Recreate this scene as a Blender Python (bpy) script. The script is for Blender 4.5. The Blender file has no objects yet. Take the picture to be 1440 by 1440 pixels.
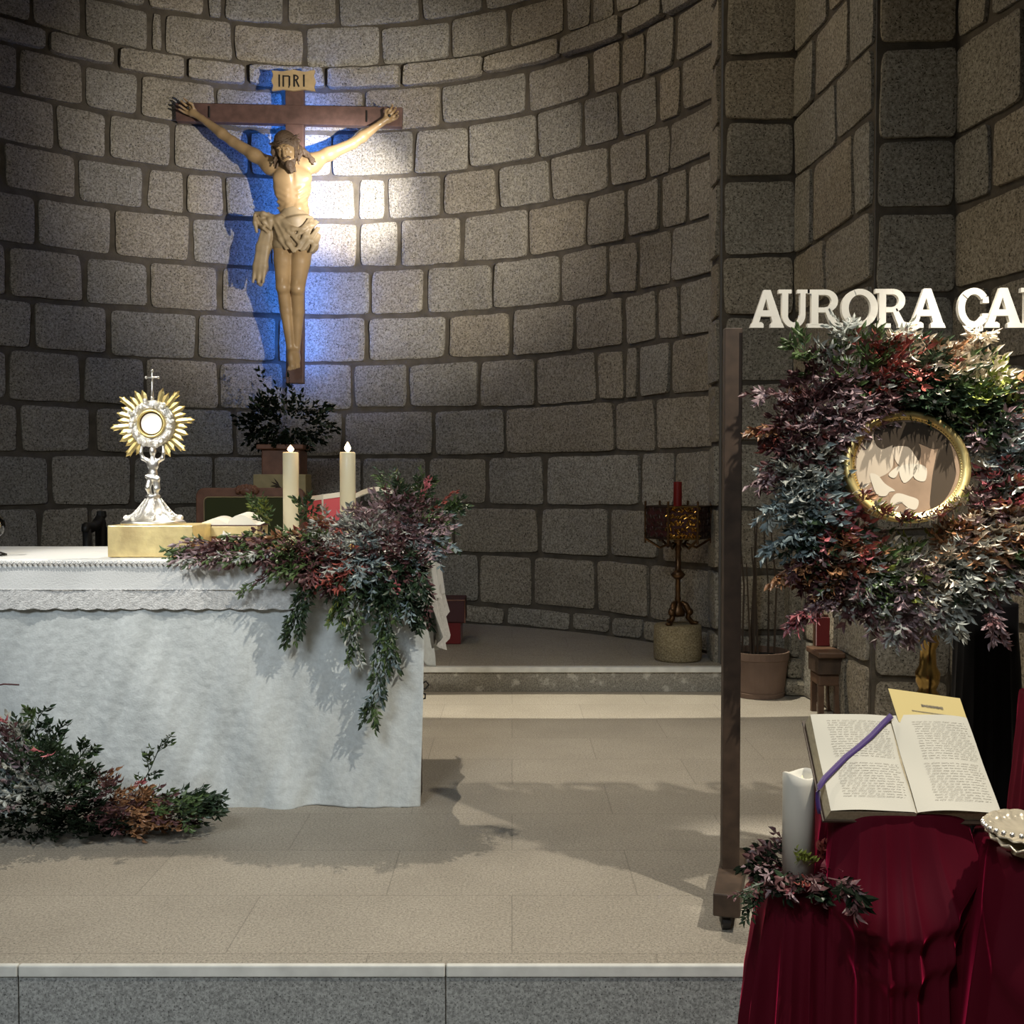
import bpy, math, random
import numpy as np
from mathutils import Vector, Matrix, noise
R = math.radians
C = bpy.context.scene.collection
sc = bpy.context.scene
# ------------------------------------------------------------------ camera
F = 1500.0
TH = math.atan(40 / 1500)
CZ = 1.31
cd = bpy.data.cameras.new('camera'); cam = bpy.data.objects.new('camera', cd); C.objects.link(cam)
cam.location = (0, 0, CZ); cam.rotation_euler = (math.pi / 2 - TH, 0, 0)
cd.sensor_width = 36; cd.lens = 36 * F / 1440; cd.clip_start = .05; cd.clip_end = 100
sc.camera = cam

def ray(px, py):
    x = (px - 720) / F; z = -(py - 720) / F
    y = math.cos(TH) + z * math.sin(TH); zz = -math.sin(TH) + z * math.cos(TH)
    return x / y, zz / y
def P(px, py, Y):
    a, b = ray(px, py)
    return Vector((a * Y, Y, CZ + b * Y))
def Z(py, Y): return P(720, py, Y).z
def X(px, Y, py=720): return P(px, py, Y).x

# ------------------------------------------------------------------ world, lamps, exposure
w = bpy.data.worlds.new('world'); sc.world = w; w.use_nodes = True
bg = w.node_tree.nodes['Background']; bg.inputs[0].default_value = (1, .90, .76, 1); bg.inputs[1].default_value = .032
sc.view_settings.view_transform = 'Standard'; sc.view_settings.look = 'None'
sc.view_settings.exposure = 0.0; sc.view_settings.gamma = 1.0; sc.view_settings.use_curve_mapping = False

def spot(name, loc, target, watts, size, blend, col, rad=.05):
    l = bpy.data.lights.new(name, 'SPOT'); l.energy = watts; l.spot_size = R(size); l.spot_blend = blend
    l.color = col; l.shadow_soft_size = rad
    o = bpy.data.objects.new(name, l); C.objects.link(o); o.location = loc
    o.rotation_euler = (Vector(target) - Vector(loc)).to_track_quat('-Z', 'Y').to_euler()
    return o
def area(name, loc, target, watts, sx, sy, col):
    l = bpy.data.lights.new(name, 'AREA'); l.shape = 'RECTANGLE'; l.size = sx; l.size_y = sy; l.energy = watts; l.color = col
    o = bpy.data.objects.new(name, l); C.objects.link(o); o.location = loc
    o.rotation_euler = (Vector(target) - Vector(loc)).to_track_quat('-Z', 'Y').to_euler()
    return o
CRX = (1.75, 3.2, 2.3)
spot('crucifix_spot_wide', CRX, P(470, 270, 8.9), 1550, 38, 1.0, (1, .93, .82), .03)
spot('crucifix_spot_core', CRX, P(474, 268, 8.9), 8500, 11.5, 1.0, (1, .96, .92), .03)
spot('altar_left_spot', (-3.2, 2.6, 4.3), (-1.65, 4.6, 1.0), 480, 22, .8, (1, .95, .86), .04)
spot('altar_back_spot', (-.75, 5.85, 4.6), (-.1, 3.4, 0), 430, 85, .8, (1, .90, .74), .02)
spot('monstrance_spot', (-2.6, 1.2, 3.6), P(215, 660, 4.5), 520, 12, 1.0, (1, .95, .86), .05)
spot('wreath_spot', (2.0, 1.6, 4.2), (.6, 3.5, .5), 520, 62, .7, (1, .92, .78), .03)
spot('wreath_core_spot', (1.75, 2.45, 4.0), P(1352, 550, 3.12), 1150, 17, 1.0, (1, .94, .82), .02)
spot('added_velvet_spot', (-.3, -.2, 3.6), (.92, 2.1, .05), 120, 17, .8, (1, .90, .80), .03)  # added lamp without a real fixture, brightens the velvet folds and register
q_ = spot('rear_step_spot', (.35, 6.35, 5.4), (.35, 6.26, 0), 1150, 7.4, .10, (1, .93, .76), .01); q_.scale = (7, 1, 1)
area('nave_front_light', (-1.9, -1.6, 4.6), (-1.6, 4.3, .2), 40, 2.0, 1.2, (.84, .93, 1.0)).data.spread = R(80)
area('arch_side_light', (-1.9, 6.0, 5.6), (2.4, 4.9, 2.4), 34, 1.0, 1.0, (1, .84, .60))

# ------------------------------------------------------------------ materials
def nt(name):
    m = bpy.data.materials.new(name); m.use_nodes = True
    n = m.node_tree; return m, n, n.nodes['Principled BSDF']
def rgb(c): return (c[0], c[1], c[2], 1)
def plain(name, col, rough=.6, metal=0, spec=.5, var=0, vscale=20, bump=0, bscale=80, sheen=0, coat=0, emit=None, es=0):
    m, n, b = nt(name)
    b.inputs['Base Color'].default_value = rgb(col); b.inputs['Roughness'].default_value = rough
    b.inputs['Metallic'].default_value = metal; b.inputs['Specular IOR Level'].default_value = spec
    b.inputs['Sheen Weight'].default_value = sheen; b.inputs['Coat Weight'].default_value = coat
    tc = n.nodes.new('ShaderNodeTexCoord')
    if var:
        nz = n.nodes.new('ShaderNodeTexNoise'); nz.inputs['Scale'].default_value = vscale; nz.inputs['Detail'].default_value = 5
        n.links.new(tc.outputs['Object'], nz.inputs['Vector'])
        r = n.nodes.new('ShaderNodeValToRGB'); r.color_ramp.elements[0].position = .3; r.color_ramp.elements[1].position = .7
        r.color_ramp.elements[0].color = rgb([c * (1 - var) for c in col]); r.color_ramp.elements[1].color = rgb([min(1, c * (1 + var)) for c in col])
        n.links.new(nz.outputs['Fac'], r.inputs[0]); n.links.new(r.outputs[0], b.inputs['Base Color'])
    if bump:
        nz = n.nodes.new('ShaderNodeTexNoise'); nz.inputs['Scale'].default_value = bscale; nz.inputs['Detail'].default_value = 6
        n.links.new(tc.outputs['Object'], nz.inputs['Vector'])
        bp = n.nodes.new('ShaderNodeBump'); bp.inputs['Strength'].default_value = bump; bp.inputs['Distance'].default_value = .01
        n.links.new(nz.outputs['Fac'], bp.inputs['Height']); n.links.new(bp.outputs[0], b.inputs['Normal'])
    if emit:
        b.inputs['Emission Color'].default_value = rgb(emit); b.inputs['Emission Strength'].default_value = es
    return m
def granite(name, lo, hi, speck, sc1=70, tint=False, bump=.5, rough=.85, patch=.35, big=None):
    m, n, b = nt(name); b.inputs['Roughness'].default_value = rough; b.inputs['Specular IOR Level'].default_value = .25
    tc = n.nodes.new('ShaderNodeTexCoord')
    def nz(s, d=4, rr=.6):
        k = n.nodes.new('ShaderNodeTexNoise'); k.inputs['Scale'].default_value = s; k.inputs['Detail'].default_value = d
        k.inputs['Roughness'].default_value = rr
        n.links.new(tc.outputs['Object'], k.inputs['Vector']); return k.outputs['Fac']
    def ramp(s, p0, c0, p1, c1):
        r = n.nodes.new('ShaderNodeValToRGB'); r.color_ramp.elements[0].position = p0; r.color_ramp.elements[1].position = p1
        r.color_ramp.elements[0].color = rgb(c0); r.color_ramp.elements[1].color = rgb(c1); n.links.new(s, r.inputs[0]); return r.outputs[0]
    def mix(kind, fac, a, c):
        x = n.nodes.new('ShaderNodeMixRGB'); x.blend_type = kind
        for i, v in enumerate((fac, a, c)):
            if isinstance(v, (int, float)): x.inputs[i].default_value = v
            elif isinstance(v, tuple): x.inputs[i].default_value = rgb(v)
            else: n.links.new(v, x.inputs[i])
        return x.outputs[0]
    fine = nz(sc1, 3, .7)
    base = ramp(fine, .36, lo, .64, hi)
    sp = ramp(nz(sc1 * 1.7, 2, .5), .60, (0, 0, 0), .66, (1, 1, 1))
    base = mix('MIX', sp, base, speck)
    base = mix('MULTIPLY', patch, base, ramp(nz(2.2, 5, .6), .3, (.55, .50, .44), .7, (1.25, 1.22, 1.18)))
    if big: base = mix('MIX', ramp(nz(9, 6, .7), .56, (0, 0, 0), .64, (1, 1, 1)), base, big)
    if tint:
        at = n.nodes.new('ShaderNodeAttribute'); at.attribute_name = 'tint'
        base = mix('MULTIPLY', 1.0, base, at.outputs['Color'])
    n.links.new(base, b.inputs['Base Color'])
    bp = n.nodes.new('ShaderNodeBump'); bp.inputs['Strength'].default_value = bump; bp.inputs['Distance'].default_value = .008
    n.links.new(fine, bp.inputs['Height']); n.links.new(bp.outputs[0], b.inputs['Normal'])
    return m
M = {}
M['stone'] = granite('wall granite', (.19, .172, .135), (.45, .415, .345), (.045, .04, .03), 62, True, .6)
M['mortar'] = plain('lime mortar', (.105, .088, .066), .95, var=.25, vscale=12, bump=.5, bscale=60)
M['floor'] = granite('floor granite', (.27, .245, .205), (.44, .40, .335), (.12, .11, .09), 120, False, .05, .55, .25)
M['riser'] = granite('riser granite', (.20, .205, .20), (.42, .43, .42), (.06, .06, .06), 110, False, .2, .6, .2)
M['riser_worn'] = granite('worn riser granite', (.20, .19, .16), (.38, .36, .31), (.08, .07, .06), 110, False, .3, .7, .3, (.50, .47, .41))
M['marble'] = plain('white marble edge', (.66, .66, .62), .45, var=.12, vscale=14)
M['drum'] = granite('yellow granite', (.19, .15, .08), (.38, .32, .20), (.10, .08, .05), 90, False, .5)
M['white_cloth'] = plain('white linen', (.76, .77, .76), .8, bump=.25, bscale=160, sheen=.2)
M['cloth'] = plain('brocade cloth', (.62, .66, .66), .75, var=.08, vscale=60, bump=.2, bscale=130, sheen=.2)
M['lace'] = plain('white lace', (.70, .70, .69), .85, var=.15, vscale=70, bump=.6, bscale=160)
M['beam'] = plain('brown cross timber', (.115, .062, .050), .55, var=.25, vscale=18)
M['skin'] = plain('painted carved skin', (.35, .235, .12), .38, var=.14, vscale=9, coat=.2)
M['loin'] = plain('painted carved cloth', (.33, .25, .15), .5, var=.15, vscale=14)
M['hair'] = plain('painted carved hair', (.10, .065, .04), .6, bump=.8, bscale=60)
M['plaque'] = plain('ochre title board', (.50, .36, .19), .6, var=.1)
M['black'] = plain('black paint', (.012, .011, .010), .5)
M['gold'] = plain('polished gold', (.95, .74, .33), .42, 1, var=.12, vscale=40)
M['goldleaf'] = plain('gold leaf', (.88, .68, .34), .42, .65, var=.22, vscale=14, bump=.2, bscale=30)
M['silver'] = plain('polished silver', (.90, .88, .84), .36, 1)
M['silver_rough'] = plain('chased silver', (.90, .88, .84), .42, .8, bump=1, bscale=120)
M['host'] = plain('white wafer', (.9, .87, .8), .7)
M['wax'] = plain('cream wax', (.80, .72, .50), .45, coat=.1)
M['wax_white'] = plain('ivory wax', (.78, .75, .66), .5)
M['flame'] = plain('candle flame', (1, .7, .3), .5, emit=(1, .72, .38), es=12)
M['ledflame'] = plain('electric flame', (.9, .8, .5), .4, emit=(1, .85, .45), es=.6)
M['wick'] = M['black']
M['wood'] = plain('dark stand wood', (.058, .036, .023), .55, var=.3, vscale=22)
M['chairwood'] = plain('reddish brown wood', (.25, .115, .07), .45, var=.2, vscale=15)
M['green_velvet'] = plain('olive velvet', (.055, .065, .018), .9, sheen=.3)
M['red_velvet'] = plain('dull red velvet', (.17, .012, .012), .85, sheen=.3)
M['dark_red'] = plain('dark maroon leather', (.06, .012, .012), .6)
M['page'] = plain('white paper', (.60, .58, .50), .75)
M['page_edge'] = plain('aged paper edges', (.42, .36, .24), .85, var=.15, vscale=120)
M['redcover'] = plain('red book cover', (.50, .03, .035), .5)
M['giltbox'] = plain('cream gilt stand', (.46, .37, .18), .5, var=.1)
M['terracotta'] = plain('terracotta', (.155, .10, .072), .85, var=.15, vscale=8)
M['soil'] = plain('soil', (.02, .014, .010), .95)
M['stem'] = plain('dry stem', (.055, .036, .022), .8)
M['bronze'] = plain('dark bronze', (.11, .060, .028), .38, .85, var=.3, vscale=30)
M['darkiron'] = plain('dark iron', (.05, .03, .022), .45, .6)
M['brass'] = plain('brass', (.50, .33, .11), .22, 1)
M['redglass'] = plain('red candle wax', (.20, .008, .006), .35)
M['letter'] = plain('white letters', (.72, .69, .62), .45)
M['metal_foot'] = plain('black wheel', (.02, .018, .016), .5)
M['purple'] = plain('purple ribbon', (.055, .022, .16), .6, sheen=.2)
M['yellow_card'] = plain('yellow card', (.66, .53, .22), .7)
M['ink'] = plain('faded ink', (.16, .14, .12), .8)
M['bluelight'] = plain('blue light strip', (.1, .2, 1), .5, emit=(.03, .20, 1.0), es=46)
M['sepia_dark'] = plain('sepia print dark', (.06, .045, .032), .3)
M['sepia_mid'] = plain('sepia print mid', (.25, .175, .12), .3, var=.2, vscale=12)
M['sepia_light'] = plain('sepia print light', (.42, .35, .27), .3)
M['sepia_face'] = plain('sepia print face', (.44, .37, .29), .3)
M['sepia_white'] = plain('sepia print white', (.48, .43, .35), .3)
M['bench'] = plain('brown bench wood', (.11, .06, .035), .5, var=.2)
M['pearl'] = plain('pearl shell', (.62, .55, .42), .25, .35, var=.2, vscale=25)
M['cable'] = plain('black cable', (.01, .01, .01), .5)
M['bud'] = plain('white bud', (.85, .82, .74), .7)
# velvet: dark face on, brighter at grazing angles
def velvet(name, dark, lite):
    m, n, b = nt(name); b.inputs['Roughness'].default_value = .6; b.inputs['Base Color'].default_value = rgb(dark)
    b.inputs['Specular IOR Level'].default_value = .08; b.inputs['Sheen Weight'].default_value = .9; b.inputs['Sheen Roughness'].default_value = .3; b.inputs['Sheen Tint'].default_value = rgb(lite)
    tc = n.nodes.new('ShaderNodeTexCoord'); nz = n.nodes.new('ShaderNodeTexNoise'); nz.inputs['Scale'].default_value = 7; nz.inputs['Detail'].default_value = 8
    n.links.new(tc.outputs['Object'], nz.inputs['Vector'])
    bp = n.nodes.new('ShaderNodeBump'); bp.inputs['Strength'].default_value = .15; bp.inputs['Distance'].default_value = .01
    n.links.new(nz.outputs['Fac'], bp.inputs['Height']); n.links.new(bp.outputs[0], b.inputs['Normal'])
    return m
M['burgundy'] = velvet('burgundy velvet', (.080, .004, .012), (.9, .03, .13))
M['blackcloth'] = velvet('black cloth', (.005, .005, .006), (.10, .10, .11))
def glassy(name, tr, rough=.02, ior=1.45):
    m = bpy.data.materials.new(name); m.use_nodes = True; n = m.node_tree; n.nodes.clear()
    o = n.nodes.new('ShaderNodeOutputMaterial'); t = n.nodes.new('ShaderNodeBsdfTransparent'); g = n.nodes.new('ShaderNodeBsdfGlossy')
    t.inputs[0].default_value = rgb(tr); g.inputs['Roughness'].default_value = rough
    f = n.nodes.new('ShaderNodeFresnel'); f.inputs[0].default_value = ior; x = n.nodes.new('ShaderNodeMixShader')
    n.links.new(f.outputs[0], x.inputs[0]); n.links.new(t.outputs[0], x.inputs[1]); n.links.new(g.outputs[0], x.inputs[2]); n.links.new(x.outputs[0], o.inputs[0])
    return m
M['acrylic'] = glassy('clear acrylic', (.97, .97, .97))
M['crystal'] = glassy('clear crystal', (.86, .87, .88), .04, 1.6)
LEAF = {'green': (.085, .135, .045), 'dark_green': (.030, .055, .026), 'silver': (.46, .48, .44), 'blue_grey': (.22, .28, .29),
        'burgundy': (.13, .060, .062), 'mauve': (.33, .235, .25), 'red': (.34, .085, .065), 'pink': (.50, .15, .17),
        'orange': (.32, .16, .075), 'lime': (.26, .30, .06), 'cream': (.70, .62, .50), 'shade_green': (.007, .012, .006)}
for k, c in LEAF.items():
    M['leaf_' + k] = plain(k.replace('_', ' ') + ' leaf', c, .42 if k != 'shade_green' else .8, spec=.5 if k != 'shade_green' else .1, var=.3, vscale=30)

# ------------------------------------------------------------------ mesh building
class MB:
    def __init__(s): s.v = []; s.f = []; s.mi = []; s.tint = []
    def add(s, vs, fs, mi=0):
        o = len(s.v); s.v += [tuple(v) for v in vs]; s.f += [tuple(i + o for i in f) for f in fs]; s.mi += [mi] * len(fs); return s
    def box(s, a, b, mi=0):
        x0, y0, z0 = a; x1, y1, z1 = b
        return s.add([(x0, y0, z0), (x1, y0, z0), (x1, y1, z0), (x0, y1, z0), (x0, y0, z1), (x1, y0, z1), (x1, y1, z1), (x0, y1, z1)],
                     [(0, 3, 2, 1), (4, 5, 6, 7), (0, 1, 5, 4), (1, 2, 6, 5), (2, 3, 7, 6), (3, 0, 4, 7)], mi)
    def cbox(s, c, d, rot=None, mi=0):
        t = MB().box([-q / 2 for q in d], [q / 2 for q in d])
        m = (rot or Matrix.Identity(3))
        return s.add([m @ Vector(v) + Vector(c) for v in t.v], t.f, mi)
    def grid(s, rows, mi=0, closeu=False):
        h = len(rows); w_ = len(rows[0]); fs = []
        for j in range(h - 1):
            for i in range(w_ if closeu else w_ - 1):
                i2 = (i + 1) % w_
                fs.append((j * w_ + i, j * w_ + i2, (j + 1) * w_ + i2, (j + 1) * w_ + i))
        return s.add([p for r in rows for p in r], fs, mi)
    def tube(s, pts, r, n=8, mi=0, cap=True):
        pts = [Vector(p) for p in pts]; rs = r if isinstance(r, (list, tuple)) else [r] * len(pts)
        up = Vector((0, 0, 1)); rows = []
        prev = None
        for i, p in enumerate(pts):
            d = (pts[min(i + 1, len(pts) - 1)] - pts[max(i - 1, 0)])
            if d.length < 1e-9: d = Vector((0, 0, 1))
            d.normalize()
            if prev is None:
                a = d.cross(up) if abs(d.z) < .95 else d.cross(Vector((1, 0, 0)))
            else: a = prev - d * prev.dot(d)
            a.normalize(); prev = a; b_ = d.cross(a)
            rows.append([p + (a * math.cos(t) + b_ * math.sin(t)) * rs[i] for t in [2 * math.pi * k / n for k in range(n)]])
        s.grid(rows, mi, True)
        if cap:
            o = len(s.v) - len(pts) * n
            s.f.append(tuple(o + k for k in range(n))[::-1]); s.mi.append(mi)
            o = len(s.v) - n
            s.f.append(tuple(o + k for k in range(n))); s.mi.append(mi)
        return s
    def lathe(s, c, prof, n=32, mi=0, sq=0, axis=None):
        rows = []
        c = Vector(c)
        for r, z in prof:
            row = []
            for k in range(n):
                t = 2 * math.pi * k / n
                q = Vector((r * math.cos(t), r * math.sin(t), z))
                if axis: q = axis @ q
                row.append(c + q)
            rows.append(row)
        return s.grid(rows, mi, True)
    def prism(s, poly, y0, y1, frame=None, mi=0):   # poly in (x,z)
        n = len(poly); vs = [(x, y0, z) for x, z in poly] + [(x, y1, z) for x, z in poly]
        if frame: vs = [frame(Vector(v)) for v in vs]
        fs = [tuple(range(n)), tuple(range(n, 2 * n))[::-1]] + [(i, i + n, (i + 1) % n + n, (i + 1) % n) for i in range(n)]
        return s.add(vs, fs, mi)
    def ball(s, c, r, n=12, mi=0, m=8):
        r = Vector(r) if hasattr(r, '__len__') else Vector((r, r, r)); rows = []
        for j in range(m + 1):
            a = math.pi * j / m
            rows.append([Vector(c) + Vector((r.x * math.sin(a) * math.cos(t), r.y * math.sin(a) * math.sin(t), -r.z * math.cos(a))) for t in [2 * math.pi * k / n for k in range(n)]])
        return s.grid(rows, mi, True)
    def build(s, name, mats, parent=None, smooth=False, bevel=0, label=None, kind=None, weld=False):
        me = bpy.data.meshes.new(name); me.from_pydata(s.v, [], s.f)
        if not isinstance(mats, (list, tuple)): mats = [mats]
        for m in mats: me.materials.append(m)
        me.polygons.foreach_set('material_index', s.mi)
        if smooth: me.polygons.foreach_set('use_smooth', [True] * len(s.f))
        if s.tint:
            at = me.attributes.new('tint', 'FLOAT_COLOR', 'POINT'); at.data.foreach_set('color', [x for t in s.tint for x in (t[0], t[1], t[2], 1)])
        me.update()
        o = bpy.data.objects.new(name, me); C.objects.link(o)
        if parent:
            o.parent = parent
            bpy.context.view_layer.update()
            o.matrix_parent_inverse = wm(parent).inverted()
        if bevel:
            b = o.modifiers.new('b', 'BEVEL'); b.width = bevel; b.segments = 2; b.limit_method = 'ANGLE'; b.angle_limit = R(40)
        if label: o['label'] = label
        if kind: o['kind'] = kind
        return o
def wm(o):
    return (wm(o.parent) @ o.matrix_parent_inverse if o.parent else Matrix.Identity(4)) @ Matrix.Translation(o.location)
def thing(name, label, cat, loc=(0, 0, 0), group=None):
    o = bpy.data.objects.new(name, None); C.objects.link(o); o.location = loc; o.empty_display_size = .05
    o['label'] = label; o['category'] = cat
    if group: o['group'] = group
    return o
def tag(o, label, cat, group=None):
    o['label'] = label; o['category'] = cat
    if group: o['group'] = group
    return o
def struct(o): o['kind'] = 'structure'; return o
rnd = random.Random(7)
def nz3(x, y, z): return noise.noise(Vector((x, y, z)))

# ------------------------------------------------------------------ the walls of stone blocks
def blocks(mb, surf, rows, depth=.028, joint=.020, step=.07, seed=1, proud=None):
    """surf(u,z,h) -> point; rows: (z0, z1, [u joints])"""
    rr = random.Random(seed)
    for ri, (z0, z1, us) in enumerate(rows):
        for a, b in zip(us[:-1], us[1:]):
            if b - a < .05: continue
            base = rr.uniform(.88, 1.08); warm = rr.uniform(-.03, .045)
            t = (base * (1 + warm), base, base * (1 - warm * 1.4))
            j = joint * rr.uniform(.7, 1.25)
            ca = [(rr.uniform(-.010, .012), rr.uniform(-.010, .012)) for _ in range(4)]
            nu = max(3, int((b - a) / step) + 2); nv = max(3, int((z1 - z0) / step) + 2)
            dh = rr.uniform(-.008, .008); pr = (proud or {}).get(ri, 0)
            sx, sz = rr.uniform(-.012, .012), rr.uniform(-.01, .01)
            us_ = [-.0] + [0.0 + .06 + .88 * k / (nu - 1) for k in range(nu)] + [1.0]
            vs_ = [-.0] + [.07 + .86 * k / (nv - 1) for k in range(nv)] + [1.0]
            rows_ = []
            def corner(p, q):
                dx = (ca[0][0] * (1 - p) + ca[1][0] * p) * (1 - q) + (ca[3][0] * (1 - p) + ca[2][0] * p) * q
                dz = (ca[0][1] * (1 - p) + ca[1][1] * p) * (1 - q) + (ca[3][1] * (1 - p) + ca[2][1] * p) * q
                return dx, dz
            def pt(p, q, h):
                dx, dz = corner(p, q)
                # round off block corners
                ex, ez = abs(p - .5) * 2, abs(q - .5) * 2
                k = max(0, ex - .86) / .14 * max(0, ez - .8) / .2 * .010
                u = a + j + (b - a - 2 * j) * p + dx - math.copysign(k, p - .5)
                z = z0 + j + (z1 - z0 - 2 * j) * q + dz - math.copysign(k, q - .5)
                u += .007 * nz3(u * 9, z * 9, seed); z += .007 * nz3(u * 9, z * 9, seed + 7)
                return surf(u, z, h)
            rows_.append([pt(p, 0, 0) for p in us_])
            for q in vs_:
                r_ = []
                for p in us_:
                    edge = min(min(p, 1 - p) * (b - a), min(q, 1 - q) * (z1 - z0))
                    rise = min(1, .78 + edge / .035 * .22)
                    u, z = a + (b - a) * p, z0 + (z1 - z0) * q
                    h = pr + (depth + dh) * rise + .007 * nz3(u * 4, z * 4, 3 + seed) + .004 * nz3(u * 13, z * 13, seed) + sx * (p - .5) + sz * (q - .5)
                    r_.append(pt(p, q, h))
                r_ = [pt(0, q, 0)] + r_ + [pt(1, q, 0)]
                rows_.append(r_)
            rows_[0] = [pt(0, 0, 0)] + rows_[0] + [pt(1, 0, 0)]
            rows_.append([pt(0, 1, 0)] + [pt(p, 1, 0) for p in us_] + [pt(1, 1, 0)])
            n0 = len(mb.v); mb.grid(rows_); mb.tint += [t] * (len(mb.v) - n0)

ACX, ACY, AR = -1.512, 5.83, 3.164
def apse_u(px, py):
    a, b = ray(px, py)
    A = a * a + 1; B = -2 * (a * ACX + ACY); Cc = ACX ** 2 + ACY ** 2 - AR ** 2
    D = B * B - 4 * A * Cc
    if D < 0: return None
    Y = (-B + math.sqrt(D)) / (2 * A)
    return math.atan2(a * Y - ACX, Y - ACY) * AR
def apse(u, z, h=0):
    t = u / AR; r = AR - h
    return Vector((ACX + r * math.sin(t), ACY + r * math.cos(t), z))
U1 = math.atan2(1.35 - ACX, 7.1 - ACY) * AR; U0 = -U1
ZS = [5.55, 5.104, 4.77, 4.582, 4.234, 3.857, 3.502, 3.105, 2.707, 2.32, 1.926, 1.538, 1.13, .739, .324, .155]
RPY = [15, 68, 113, 158, 220, 282, 345, 412, 478, 544, 609, 676, 742, 808, 858]
JP = [[60, 205, 290, 315, 402, 475, 592, 682, 780, 850, 920],
      [43, 117, 210, 230, 327, 429, 535, 635, 717, 796, 833, 865, 905, 950],
      [65, 163, 262, 348, 459, 567, 682, 791, 880, 940],
      [25, 117, 196, 303, 400, 512, 621, 743, 833, 876, 910, 951],
      [76, 150, 243, 350, 468, 583, 660, 757, 821, 873, 928, 961],
      [4, 107, 205, 260, 315, 400, 502, 545, 623, 701, 776, 858, 914, 944],
      [50, 158, 269, 380, 505, 563, 652, 744, 827, 883, 932, 970],
      [8, 117, 210, 308, 420, 522, 599, 695, 790, 856, 900, 946],
      [46, 152, 277, 390, 518, 630, 721, 811, 880, 926, 958],
      [10, 114, 205, 308, 400, 495, 574, 675, 755, 841, 882, 900, 945],
      [25, 130, 235, 330, 483, 611, 713, 868, 925],
      [70, 186, 300, 410, 510, 602, 687, 768, 903, 952],
      [55, 125, 240, 360, 470, 540, 640, 760, 860, 930],
      [30, 150, 280, 400, 520, 600, 675, 750, 840, 915],
      [60, 170, 290, 420, 560, 635, 712, 805, 862, 907, 960]]
def apse_rows():
    out = []
    for k in range(15):
        us = [apse_u(x, RPY[k]) for x in JP[k]]; us = [u for u in us if u is not None and U0 < u < U1 - .05]
        u = us[0]
        while u > U0 + .5:
            u -= rnd.uniform(.45, .7); us.insert(0, u)
        us = [U0] + [q for q in us if q > U0 + .15] + [U1]
        out.append((ZS[k + 1], ZS[k], us))
    z = ZS[0]
    while z < 7.0:                      # courses above the frame
        us = [U0]
        while us[-1] < U1 - .8: us.append(us[-1] + rnd.uniform(.45, .75))
        us.append(U1); out.append((z, z + .4, us)); z += .4
    return out
mb = MB(); blocks(mb, lambda u, z, h: apse(u, z, h), apse_rows(), proud={2: .045}, seed=3)
nblk = len(mb.f)
back = MB().grid([[apse(U0 + (U1 - U0) * i / 60, z, .002) for i in range(61)] for z in (0, 2, 4, 7.1)])
mb.tint += [(1, 1, 1)] * len(back.v); mb.add(back.v, back.f, 1)
struct(mb.build('wall_apse', [M['stone'], M['mortar']], smooth=False))
# moulded ledge of the string course runs a little proud of the wall
def flat_wall(name, a, b, zs, seed, z0=0, widths=(.4, .75), offs=None):
    a = Vector((a[0], a[1], 0)); b = Vector((b[0], b[1], 0)); L = (b - a).length; d = (b - a) / L; nrm = Vector((d.y, -d.x, 0))
    rr = random.Random(seed); rows = []
    for i in range(len(zs) - 1):
        us = [0]
        u = rr.uniform(*widths) * (.5 if i % 2 else 1)
        while u < L - .2: us.append(u); u += rr.uniform(*widths)
        us.append(L); rows.append((zs[i + 1], zs[i], us))
    m = MB(); blocks(m, lambda u, z, h: a + d * u + nrm * h + Vector((0, 0, z)), rows, seed=seed, joint=.02)
    bk = MB().grid([[a + d * (L * i / 4) + nrm * .002 + Vector((0, 0, z)) for i in range(5)] for z in (zs[-1], zs[0])])
    m.tint += [(1, 1, 1)] * len(bk.v); m.add(bk.v, bk.f, 1)
    return struct(m.build(name, [M['stone'], M['mortar']]))
ZJ = [7.0, 6.6, 6.2, 5.8, 5.35, 4.9, 4.42, 4.0, 3.6, 3.24, 2.75, 2.37, 1.95, 1.57, 1.15, .75, .35, 0]
ZP = [7.0, 6.6, 6.2, 5.8, 5.4, 5.0, 4.5, 4.05, 3.58, 3.10, 2.73, 2.3, 1.9, 1.5, 1.05, .62, .28, 0]
flat_wall('wall_jamb_reveal', (1.33, 7.12), (1.33, 6.84), ZJ, 21)
flat_wall('wall_jamb_front', (1.34, 6.84), (1.80, 6.80), ZJ, 22, widths=(.5, .9))
flat_wall('wall_side_reveal', (1.80, 6.80), (1.90, 5.62), ZJ, 23)
flat_wall('wall_pilaster_front', (1.90, 5.62), (2.31, 5.60), ZP, 24, widths=(.5, .9))
flat_wall('wall_right', (2.31, 5.60), (3.0, 2.4), ZP, 25)
flat_wall('wall_left_reveal', (-4.36, 6.7), (-4.37, 7.12), ZJ, 26)
flat_wall('wall_left', (-5.0, 2.4), (-4.95, 6.7), ZJ, 27)
flat_wall('wall_left_front', (-4.95, 6.7), (-4.36, 6.7), ZJ, 28)
# moulded pilaster base
mb = MB()
for (x0, x1, y0, y1, z0, z1) in ((1.68, 1.95, 6.52, 6.83, 0, .10), (1.70, 1.93, 6.56, 6.83, .10, .22), (1.735, 1.90, 6.62, 6.83, .22, 1.0)):
    mb.box((x0, y0, z0), (x1, y1, z1))
mb.tint = [(.9, .88, .82)] * len(mb.v)
struct(mb.build('trim_pilaster_base', M['stone'], bevel=.03))

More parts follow.
